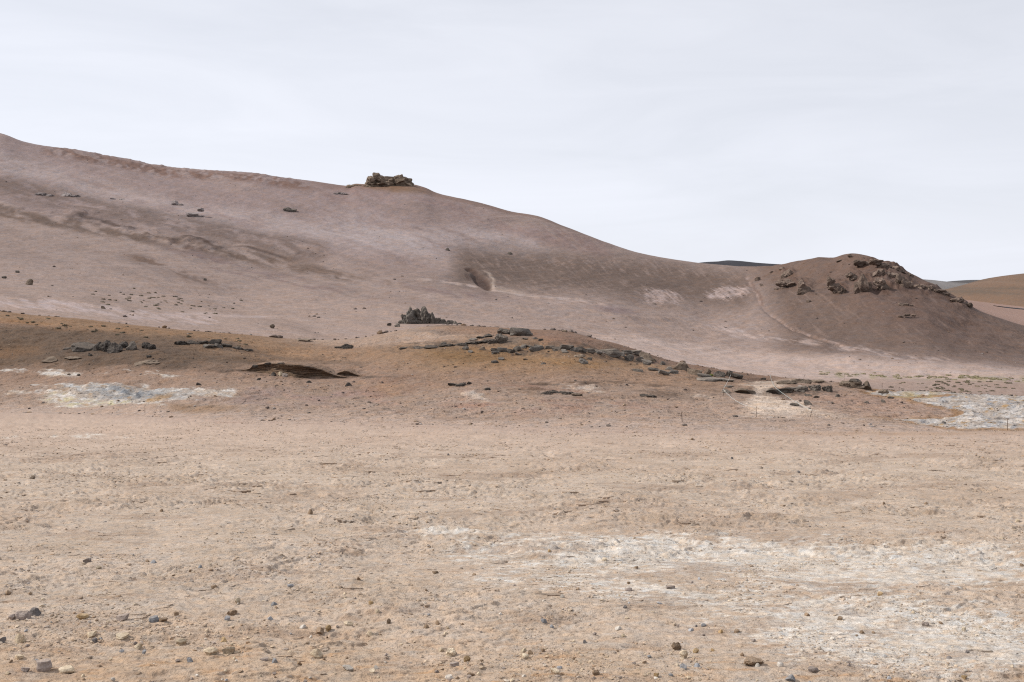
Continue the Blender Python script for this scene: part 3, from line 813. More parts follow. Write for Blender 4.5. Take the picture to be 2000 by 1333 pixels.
def land_z(xs, ds):
    out = np.zeros(len(xs)); col = np.zeros((len(xs), 3))
    js = np.interp(np.asarray(xs) / np.asarray(ds) * F + CX, PXS, np.arange(NC))
    for n_, (jf, d_) in enumerate(zip(js, ds)):
        j = min(int(jf), NC - 2); fj = jf - j
        v = 0
        for jj, w in ((j, 1 - fj), (j + 1, fj)):
            c = D[:, jj]
            i = int(np.searchsorted(c, d_)) - 1
            i = max(0, min(i, NR - 2))
            t = (d_ - c[i]) / (c[i + 1] - c[i])
            v += w * (Z[i, jj] + (Z[i + 1, jj] - Z[i, jj]) * t)
        out[n_] = v
        col[n_] = SOIL[i, j]
    return out, col


# ------------------------------------------------------------------ rock materials
def rock_material(name, c1, c2, dust, dust_amt, scale, bump=0.12):
    m, t, b = new_mat(name)
    geo = nd(t, 'ShaderNodeNewGeometry')
    info = nd(t, 'ShaderNodeObjectInfo')
    pos = geo.outputs['Position']
    n1 = noise_node(t, pos, scale, 5, 0.62, 0.3)
    mx = nd(t, 'ShaderNodeMix', data_type='RGBA')
    mx.inputs['A'].default_value = (*c1, 1); mx.inputs['B'].default_value = (*c2, 1)
    lk(t, remap(t, n1, 0.35, 0.65, 0, 1), mx.inputs['Factor'])
    sep = nd(t, 'ShaderNodeSeparateXYZ'); lk(t, geo.outputs['Normal'], sep.inputs[0])
    up = remap(t, sep.outputs['Z'], 0.55, 0.95, 0, dust_amt)
    up = mul(t, up, remap(t, noise_node(t, pos, scale * 2.3, 4, 0.6), 0.35, 0.6, 0.1, 1.0))
    md = nd(t, 'ShaderNodeMix', data_type='RGBA')
    lk(t, up, md.inputs['Factor']); lk(t, mx.outputs['Result'], md.inputs['A'])
    md.inputs['B'].default_value = (*dust, 1)
    s = nd(t, 'ShaderNodeVectorMath', operation='SCALE')
    lk(t, md.outputs['Result'], s.inputs[0])
    lk(t, mul(t, remap(t, info.outputs['Random'], 0, 1, 0.75, 1.3), remap(t, noise_node(t, pos, scale * 6, 3, 0.6), 0.3, 0.7, 0.75, 1.25)), s.inputs['Scale'])
    lk(t, s.outputs[0], b.inputs['Base Color'])
    bp = nd(t, 'ShaderNodeBump')
    bp.inputs['Strength'].default_value = 0.7; bp.inputs['Distance'].default_value = bump
    lk(t, noise_node(t, pos, scale * 3, 6, 0.65), bp.inputs['Height'])
    lk(t, bp.outputs[0], b.inputs['Normal'])
    return m


SAND = (0.30, 0.235, 0.18)
MATS = {
    'dark': rock_material('dark_lava_rock', (0.068, 0.058, 0.050), (0.142, 0.122, 0.104), (0.22, 0.17, 0.125), 0.35, 1.6),
    'mauverock': rock_material('pale_mauve_tuff', (0.16, 0.135, 0.128), (0.25, 0.215, 0.205), (0.23, 0.19, 0.175), 0.6, 0.3, 0.5),
    'lava': rock_material('black_lava_rock', (0.042, 0.036, 0.032), (0.092, 0.080, 0.070), (0.20, 0.15, 0.11), 0.3, 1.6),
    'grey': rock_material('grey_slab_rock', (0.100, 0.089, 0.079), (0.172, 0.153, 0.134), (0.26, 0.20, 0.15), 0.35, 1.6),
    'brown': rock_material('brown_tuff', (0.10, 0.076, 0.058), (0.19, 0.148, 0.112), (0.22, 0.165, 0.12), 0.4, 1.2),
    'knoll': rock_material('knoll_tuff', (0.105, 0.078, 0.062), (0.175, 0.130, 0.104), (0.17, 0.125, 0.100), 0.6, 0.35, 0.5),
    'crest': rock_material('crest_tuff', (0.115, 0.088, 0.066), (0.21, 0.160, 0.120), (0.24, 0.175, 0.120), 0.4, 0.25, 0.6),
    'mauve': rock_material('mauve_stone', (0.20, 0.165, 0.148), (0.30, 0.25, 0.22), SAND, 0.5, 14, 0.01),
    'slate': rock_material('blue_grey_stone', (0.200, 0.205, 0.218), (0.305, 0.306, 0.312), SAND, 0.4, 14, 0.01),
    'black': rock_material('dark_pebble', (0.085, 0.077, 0.076), (0.165, 0.150, 0.145), SAND, 0.35, 14, 0.01),
    'ochre': rock_material('ochre_stone', (0.26, 0.165, 0.080), (0.38, 0.28, 0.16), SAND, 0.3, 14, 0.01),
    'rust': rock_material('rust_brown_stone', (0.15, 0.104, 0.068), (0.28, 0.20, 0.135), SAND, 0.45, 14, 0.01),
    'cream': rock_material('cream_stone', (0.36, 0.28, 0.19), (0.52, 0.44, 0.33), SAND, 0.2, 14, 0.01),
    'white': rock_material('whitish_stone', (0.40, 0.36, 0.31), (0.52, 0.48, 0.43), SAND, 0.35, 14, 0.01),
}


# ------------------------------------------------------------------ rock shapes (unit footprint, base at z=0, top at z=1)
import bmesh


def ico(sub):
    bm = bmesh.new()
    bmesh.ops.create_icosphere(bm, subdivisions=sub, radius=1.0)
    bm.verts.ensure_lookup_table()
    v = np.array([w.co[:] for w in bm.verts]); f = np.array([[q.index for q in g.verts] for g in bm.faces])
    bm.free()
    return v, f


ICO = {s: ico(s) for s in (1, 2, 3, 4, 5)}


def fit(v):
    lo, hi = v.min(0), v.max(0)
    v = v - (lo + hi) / 2
    v = v / (hi - lo)
    v[:, 2] += 0.5
    return v


def rock_verts(seed, kind, sub=3):
    r = np.random.default_rng(seed)
    v, f = ICO[sub]
    v = v.copy()
    ncut = {'boulder': 9, 'slab': 11, 'pebble': 8, 'lump': 5, 'spire': 9}[kind]
    for q in range(ncut):
        n_ = r.normal(size=3); n_ /= np.linalg.norm(n_)
        off = r.uniform(0.45, 0.85)
        if kind == 'slab' and q < 5:
            n_[2] *= 0.25; n_ /= np.linalg.norm(n_); off = r.uniform(0.55, 0.9)
        if kind == 'slab' and q == 5:
            n_ = np.array([r.normal() * 0.12, r.normal() * 0.12, 1.0]); n_ /= np.linalg.norm(n_); off = 0.35
        dd = v @ n_ - off
        v -= np.outer(np.maximum(dd, 0), n_)
    so = Vector((seed * 3.7, seed * 1.3, 0))
    amp, fr = {'boulder': (0.14, 1.6), 'slab': (0.10, 1.8), 'pebble': (0.10, 1.5), 'lump': (0.34, 1.25), 'spire': (0.26, 2.2)}[kind]
    dis = np.array([mnoise.fractal(Vector(p) * fr + so, 0.9, 2.1, 5) for p in v])
    v = v * (1 + amp * dis)[:, None]
    if kind == 'lump':
        dis = np.array([mnoise.fractal(Vector(p) * 3.6 + so, 0.9, 2.1, 4) for p in v])
        v = v * (1 + 0.13 * dis)[:, None]
    if kind in ('slab', 'boulder') and sub >= 3:                # bedding planes
        fq = {'slab': 9.0, 'boulder': 7.0}[kind]
        ph = v[:, 2] * fq + 0.8 * v[:, 0] + r.uniform(0, 6)
        v[:, :2] *= (1 + 0.05 * np.tanh(3 * np.sin(ph)))[:, None]
    if kind == 'spire':
        v[:, :2] *= (1.15 - 0.55 * (v[:, 2] + 1) / 2)[:, None]
    return fit(v), f


def rock_mesh(name, seed, kind, sub=3):
    v, f = rock_verts(seed, kind, sub)
    return mesh_np(name, v, f, None, False)


PROTO = {
    'boulder': [rock_mesh('boulder_shape', 10 + i, 'boulder') for i in range(8)],
    'slab': [rock_mesh('slab_shape', 40 + i, 'slab') for i in range(8)],
    'pebble': [rock_mesh('pebble_shape', 70 + i, 'pebble', 2) for i in range(10)],
    'lump': [rock_mesh('lump_shape', 100 + i, 'lump', 4) for i in range(7)],
    'spire': [rock_mesh('spire_shape', 130 + i, 'spire', 4) for i in range(4)],
}
_cache = {}


def proto(kind, mat, i=None):
    i = random.randrange(len(PROTO[kind])) if i is None else i % len(PROTO[kind])
    key = (kind, i, mat)
    if key not in _cache:
        me = PROTO[kind][i].copy()
        me.materials.append(MATS[mat])
        _cache[key] = me
    return _cache[key]


def rock(name, px, py, w, h, kind, mat, label=None, cat='rock', group=None, parent=None, sink=0.34, tilt=0.0, depth=None, base=None, lo=I0, hi=None):
    """a rock of w x h photo pixels whose middle stands at (px, py)"""
    p = base.copy() if base is not None else at(px, py + h * 0.5, lo, hi)
    s = p.y / F
    W, H = w * s, h * s / (1 - sink)
    o = bpy.data.objects.new(name, proto(kind, mat))
    COL.objects.link(o)
    dp = (depth if depth is not None else random.uniform(0.6, 0.9)) * W
    o.scale = (W * 1.05, max(dp, H * 0.7), H * 1.05)
    o.location = (p.x, p.y + dp * 0.3, p.z - H * sink)
    rz = random.uniform(-0.3, 0.3) + random.choice((0, math.pi))
    o.rotation_euler = (random.uniform(-0.08, 0.08), tilt * (-1 if abs(rz) > 1.5 else 1), rz)
    if parent is not None:
        o.parent = parent
    return tag(o, label, cat, group)


def root(name, p, label, cat, group=None):
    o = bpy.data.objects.new(name, None)
    o.empty_display_size = 0.3
    COL.objects.link(o)
    o.location = p
    return tag(o, label, cat, group)


def kid(o, r_):
    """hang an object already placed in the world under a thing"""
    o.location = Vector(o.location) - Vector(r_.location)
    o.parent = r_
    return o


def outcrop(name, anchor, blocks, label, cat='rock outcrop', group=None, lo=I0, hi=None):
    """a standing outcrop: an Empty with one mesh per block"""
    p = at(*anchor, lo, hi)
    r_ = root(name, p, label, cat, group)
    for (nm, px, py, w, h, kind, mat, back) in blocks:
        s = p.y / F
        b = Vector(((px - CX) / F * p.y, p.y + back * s * 10, (HY - (py + h * 0.5)) / F * p.y))
        o = rock(nm, px, py, w * 1.15, h, kind, mat, None, None, base=b, sink=0.42, depth=0.9)
        kid(o, r_)
    return r_


# ------------------------------------------------------------------ far hills
def far_hill(name, pts, dist, depth, base, mat, colour, label, n=160, m=24, rough=0.05):
    px0, px1 = pts[0][0], pts[-1][0]
    xs = np.linspace(px0, px1, n)
    top = curve(pts, xs)
    zt = (HY - top) / F * dist
    t = np.linspace(-1, 1, m)
    prof = np.cos(t * np.pi / 2) ** 1.2
    Xg = (xs[:, None] - CX) / F * dist * np.ones_like(t)[None, :]
    Yg = dist + t[None, :] * depth * np.ones_like(xs)[:, None]
    Zg = base + (zt[:, None] - base) * prof[None, :]
    q = (1 - np.abs(prof - 0.5) * 1.9)
    Zg = Zg + rough * (zt.max() - base) * fbm(Xg / (depth * 0.35), Yg / (depth * 0.35), 4, 111) * np.clip(q, 0, 1)
    v = np.stack([Xg, Yg, Zg], -1).reshape(-1, 3)
    idx = np.arange(n * m).reshape(n, m)
    f = np.stack([idx[:-1, :-1], idx[1:, :-1], idx[1:, 1:], idx[:-1, 1:]], -1).reshape(-1, 4)
    nz = fbm(Xg / (depth * 0.25), Zg / max(abs(zt.max() - base) * 0.25, 0.5), 4, 112)
    if callable(colour):
        c = colour(Xg, Yg, Zg, nz)
    else:
        c = np.array(colour)[None, None, :] * (1 + 0.35 * nz)[..., None]
    me = mesh_np(name, v, f, mat, True, c.reshape(-1, 3))
    return tag(link(name, me), label, None, None, 'structure')


far_hill('hill', [(1330, 522), (1355, 515), (1380, 512), (1402, 511), (1420, 509), (1440, 510), (1480, 514), (1530, 517), (1600, 520), (1700, 530), (1780, 552)], 3200, 420, -17, M_HILL, (0.034, 0.033, 0.038), 'dark distant ridge low on the skyline behind the saddle', rough=0.04)
far_hill('hill', [(1855, 553), (1872, 550), (1888, 548), (1905, 547), (1960, 548), (2050, 546), (2200, 549), (2350, 553)], 4200, 500, -17, M_HILL, (0.07, 0.066, 0.066), 'far grey flat-topped hill on the horizon', rough=0.03)
far_hill('hill', [(1700, 556), (1770, 545), (1800, 546), (1840, 550), (1880, 553), (1920, 556), (1980, 562)], 1500, 160, -17, M_HILL, (0.16, 0.15, 0.145), 'pale grey low hill beyond the right knoll', rough=0.12)
far_hill('hill', [(1845, 577), (1865, 571), (1882, 564), (1896, 564), (1920, 572), (1950, 577)], 1250, 45, -17, M_HILL, (0.19, 0.115, 0.078), 'small rusty mound on the far plain', rough=0.05)


def orange(Xg, Yg, Zg, nz):
    c = np.broadcast_to(np.array((0.145, 0.095, 0.066)), Xg.shape + (3,)).copy()
    k_ = ss(0.0, 0.35, nz)[..., None]
    c = c * (1 - k_) + np.array((0.108, 0.080, 0.060)) * k_
    k_ = ss(0.05, 0.4, fbm(Xg / 14, Zg / 18, 3, 113))[..., None] * 0.5
    c = c * (1 - k_) + np.array((0.172, 0.126, 0.096)) * k_
    return c


far_hill('hill', [(1845, 600), (1868, 581), (1900, 565), (1930, 554), (1952, 547), (1975, 539), (1995, 536), (2040, 531), (2150, 520), (2300, 516), (2500, 535), (2750, 590)], 800, 170, -19, M_HILL, orange, 'smooth orange hill at the right edge', n=260, m=90, rough=0.09)
# a strip of dark road on the flat in front of the orange hill
p0, p1 = at(1930, 612), at(2120, 618)
rd = bmesh.new()
dz = 0.35
vv = []
for i in range(13):
    t = i / 12
    xx = 304 + t * 120; yy = 622 - t * 4
    for e in (-6.5, 6.5):
        vv.append(rd.verts.new((xx, yy + e, land_z([xx], [yy + e])[0][0] + dz)))
    for e in (-5.5, 5.5):
        vv.append(rd.verts.new((xx, yy + e * 1.3, land_z([xx], [yy + e * 1.3])[0][0] - 1.0)))
for i in range(12):
    a_, b_ = i * 4, (i + 1) * 4
    rd.faces.new((vv[a_], vv[b_], vv[b_ + 1], vv[a_ + 1]))
    rd.faces.new((vv[a_ + 2], vv[b_ + 2], vv[b_], vv[a_]))
    rd.faces.new((vv[a_ + 1], vv[b_ + 1], vv[b_ + 3], vv[a_ + 3]))
bmesh.ops.recalc_face_normals(rd, faces=rd.faces[:])
rdm = bpy.data.meshes.new('road'); rd.to_mesh(rdm); rd.free()
M_ROAD, t_, b_ = new_mat('asphalt')
geo = nd(t_, 'ShaderNodeNewGeometry')
mx = nd(t_, 'ShaderNodeMix', data_type='RGBA')
mx.inputs['A'].default_value = (0.035, 0.036, 0.042, 1); mx.inputs['B'].default_value = (0.06, 0.06, 0.064, 1)
lk(t_, noise_node(t_, geo.outputs['Position'], 0.8, 4), mx.inputs['Factor']); lk(t_, mx.outputs['Result'], b_.inputs['Base Color'])
rdm.materials.append(M_ROAD)
tag(link('road', rdm), 'dark strip of road at the foot of the orange hill', None, None, 'structure')

# ------------------------------------------------------------------ skyline outcrop, crag, knoll outcrops
outcrop('rock_outcrop', (755, 364), [
    ('base_block', 730, 357, 32, 20, 'lump', 'crest', 0), ('base_block', 756, 357, 48, 18, 'lump', 'crest', 0.4), ('base_block', 784, 356, 40, 19, 'lump', 'crest', 0.2), ('base_block', 744, 361, 60, 9, 'lump', 'crest', -0.2),
    ('stack_block', 725, 349, 17, 10, 'lump', 'crest', -0.1), ('stack_block', 739, 347, 22, 9, 'lump', 'crest', 0.1), ('balanced_boulder', 734, 341.5, 13, 8, 'boulder', 'crest', 0),
    ('stack_block', 760, 349, 24, 8, 'slab', 'crest', 0.3), ('cap_rock', 779, 347, 19, 11, 'lump', 'crest', 0), ('cap_rock', 778, 352, 26, 7, 'slab', 'crest', -0.2), ('stack_block', 795, 360, 16, 7, 'boulder', 'crest', 0.1)],
    'brown castle-like outcrop with a balanced boulder on the long hill skyline', lo=i_m)
outcrop('rock_outcrop', (687, 366), [('hump_block', 687, 364, 24, 7, 'lump', 'crest', 0), ('hump_block', 697, 365, 22, 6, 'lump', 'crest', 0.2)],
        'small low hump of brown rock just left of the skyline outcrop', lo=i_m)
outcrop('rock_crag', (825, 633), [
    ('main_block', 813, 620, 40, 27, 'lump', 'dark', 0.2), ('main_block', 826, 617, 20, 29, 'lump', 'dark', 0.1), ('main_block', 803, 619, 18, 25, 'lump', 'grey', 0),
    ('horn', 801, 606, 9, 12, 'boulder', 'dark', 0.1), ('horn', 827, 606, 13, 13, 'boulder', 'dark', 0.2), ('horn', 815, 608, 12, 10, 'boulder', 'dark', 0.3),
    ('shoulder_block', 796, 624, 20, 17, 'lump', 'grey', -0.1), ('shoulder_block', 807, 628, 28, 13, 'lump', 'grey', -0.3), ('shoulder_block', 836, 623, 16, 19, 'lump', 'dark', 0),
    ('tooth', 845, 621, 10, 19, 'spire', 'dark', 0.1), ('shoulder_block', 852, 627, 18, 11, 'lump', 'dark', 0), ('shoulder_block', 826, 629, 30, 9, 'lump', 'dark', -0.3),
    ('tail_block', 865, 628, 16, 8, 'boulder', 'dark', 0), ('tail_block', 878, 630, 14, 7, 'boulder', 'dark', 0), ('tail_block', 888, 631, 9, 7, 'boulder', 'dark', 0), ('tail_block', 897, 634, 9, 6, 'boulder', 'dark', 0),
    ('tail_block', 872, 633, 26, 5, 'lump', 'dark', -0.1), ('tail_block', 786, 617 + 0.5, 8, 6, 'boulder', 'dark', 0.3), ('tail_block', 785, 628, 14, 7, 'lump', 'grey', 0)],
    'jagged dark crag standing alone on the pale saddle below the hillside')
KN = [
    ((1541, 538), [('block', 1541, 531, 22, 9, 'lump', 'knoll', 0), ('block', 1536, 539, 16, 6, 'boulder', 'knoll', 0)], 'two-block brown outcrop highest on the left shoulder of the right knoll'),
    ((1545, 560), [('block', 1546, 551, 24, 11, 'lump', 'knoll', 0), ('block', 1529, 553, 22, 7, 'lump', 'knoll', 0), ('block', 1531, 562, 10, 5, 'boulder', 'knoll', 0), ('block', 1551, 558, 9, 6, 'boulder', 'knoll', 0)], 'ragged cluster of brown blocks on the left flank of the knoll'),
    ((1575, 572), [('block', 1575, 565, 27, 17, 'lump', 'knoll', 0), ('block', 1569, 553, 14, 13, 'lump', 'knoll', 0.3)], 'rounded brown boulder-like outcrop with a knob on top, left of centre on the knoll'),
    ((1640, 573), [('block', 1642, 567, 22, 15, 'lump', 'knoll', 0), ('block', 1633, 559, 24, 11, 'lump', 'knoll', 0.3), ('block', 1624, 548, 14, 13, 'lump', 'knoll', 0.5)], 'brown rib of rock slanting down the middle of the knoll'),
    ((1688, 571), [('block', 1688, 562, 26, 21, 'lump', 'knoll', 0), ('block', 1687, 546, 16, 20, 'spire', 'knoll', 0.2), ('block', 1698, 560, 16, 16, 'lump', 'knoll', 0.3)], 'pointed brown outcrop, tallest on the face of the knoll'),
    ((1672, 546), [('block', 1672, 541, 19, 11, 'lump', 'knoll', 0), ('block', 1664, 535, 18, 7, 'lump', 'knoll', 0.2)], 'low brown outcrop up and left of the pointed one on the knoll'),
    ((1727, 566), [('block', 1729, 558, 22, 16, 'lump', 'knoll', 0), ('block', 1720, 549, 22, 12, 'lump', 'knoll', 0.2)], 'steep brown outcrop right of the pointed one on the knoll'),
    ((1762, 558), [('block', 1764, 549, 26, 17, 'lump', 'knoll', 0), ('block', 1758, 542, 12, 15, 'spire', 'knoll', 0.1), ('block', 1775, 554, 20, 10, 'lump', 'knoll', 0.2)], 'dark brown outcrop furthest right on the knoll face'),
    ((1690, 520), [('block', 1680, 512, 20, 9, 'lump', 'knoll', 0), ('block', 1694, 515, 22, 10, 'lump', 'knoll', 0), ('block', 1706, 516, 14, 9, 'lump', 'knoll', 0)], 'brown blocks lined up just below the knoll summit'),
    ((1718, 540), [('block', 1718, 532, 26, 13, 'lump', 'knoll', 0), ('block', 1741, 538, 28, 14, 'lump', 'knoll', 0.1)], 'broad brown outcrop halfway between the summit blocks and the steep one'),
    ((1735, 525), [('block', 1730, 519, 24, 11, 'lump', 'knoll', 0), ('block', 1748, 525, 28, 11, 'lump', 'knoll', 0.1), ('block', 1764, 531, 20, 9, 'lump', 'knoll', 0), ('block', 1712, 510, 24, 8, 'lump', 'knoll', 0), ('block', 1775, 538, 20, 9, 'lump', 'knoll', 0), ('block', 1790, 547, 22, 8, 'lump', 'knoll', 0)], 'craggy brown rim on the right skyline of the knoll'),
    ((1800, 565), [('block', 1796, 560, 30, 9, 'lump', 'knoll', 0), ('block', 1815, 563, 28, 9, 'lump', 'knoll', 0), ('block', 1833, 568, 26, 8, 'lump', 'knoll', 0), ('block', 1848, 573, 20, 7, 'lump', 'knoll', 0)], 'low brown outcrop down the right skyline of the knoll'),
    ((1769, 597), [('block', 1762, 594, 12, 5, 'lump', 'knoll', 0), ('block', 1771, 595, 9, 4, 'lump', 'knoll', 0), ('block', 1780, 597, 10, 4, 'lump', 'knoll', 0)], 'small brown ledge lower on the right side of the knoll'),
    ((1768, 621), [('block', 1760, 617, 9, 3, 'lump', 'knoll', 0), ('block', 1772, 615, 11, 3, 'lump', 'knoll', 0), ('block', 1786, 616, 8, 2.5, 'lump', 'knoll', 0), ('block', 1766, 621, 8, 2.5, 'lump', 'knoll', 0)], 'broken brown rock band low on the knoll slope'),
    ((1880, 592), [('block', 1872, 585, 22, 7, 'lump', 'knoll', 0), ('block', 1890, 595, 20, 7, 'lump', 'knoll', 0)], 'small brown outcrop at the foot of the knoll skyline'),
    ((1641, 511), [('block', 1641, 509, 11, 4.5, 'boulder', 'knoll', 0), ('block', 1660, 498, 8, 4, 'boulder', 'knoll', 0)], 'pair of small rocks by the very top of the knoll'),
]
for anchor, blocks, label in KN:
    outcrop('rock_outcrop', anchor, blocks, label, group='outcrops on the right knoll', lo=i_m)
HS = [
    ((566, 414), [('block', 560, 408, 14, 6, 'lump', 'grey', 0), ('block', 570, 411, 16, 7, 'lump', 'grey', 0)], 'pale grey outcrop high on the long hillside left of the skyline outcrop'),
    ((345, 401), [('block', 341, 396, 14, 9, 'lump', 'mauverock', 0), ('block', 351, 401, 14, 6, 'lump', 'mauverock', 0)], 'grey-brown knob on the upper left hillside'),
    ((380, 424), [('block', 374, 419, 20, 7, 'lump', 'mauverock', 0), ('block', 387, 424, 20, 6, 'lump', 'mauverock', 0), ('block', 391, 408, 12, 5, 'lump', 'mauverock', 0)], 'broken grey-brown rocks just below the knob on the left hillside'),
    ((80, 382), [('block', 78, 379, 22, 6, 'lump', 'mauverock', 0), ('block', 94, 382, 18, 5, 'lump', 'mauverock', 0)], 'low dark outcrop leftmost on the upper hillside'),
    ((135, 384), [('block', 128, 379, 18, 6, 'lump', 'mauverock', 0), ('block', 145, 384, 20, 6, 'lump', 'mauverock', 0)], 'low dark outcrop second from the left on the upper hillside'),
    ((238, 391), [('block', 238, 390, 12, 5, 'boulder', 'mauverock', 0), ('block', 220, 388, 10, 4, 'boulder', 'mauverock', 0)], 'pair of dark rocks in the brown band of the left hillside'),
    ((672, 380), [('block', 660, 378, 26, 5, 'lump', 'mauverock', 0), ('block', 678, 380, 20, 5, 'lump', 'mauverock', 0)], 'dark low rocks below and left of the skyline outcrop'),
]
for anchor, blocks, label in HS:
    outcrop('rock_outcrop', anchor, blocks, label, group='small outcrops on the long hillside', lo=i_m)

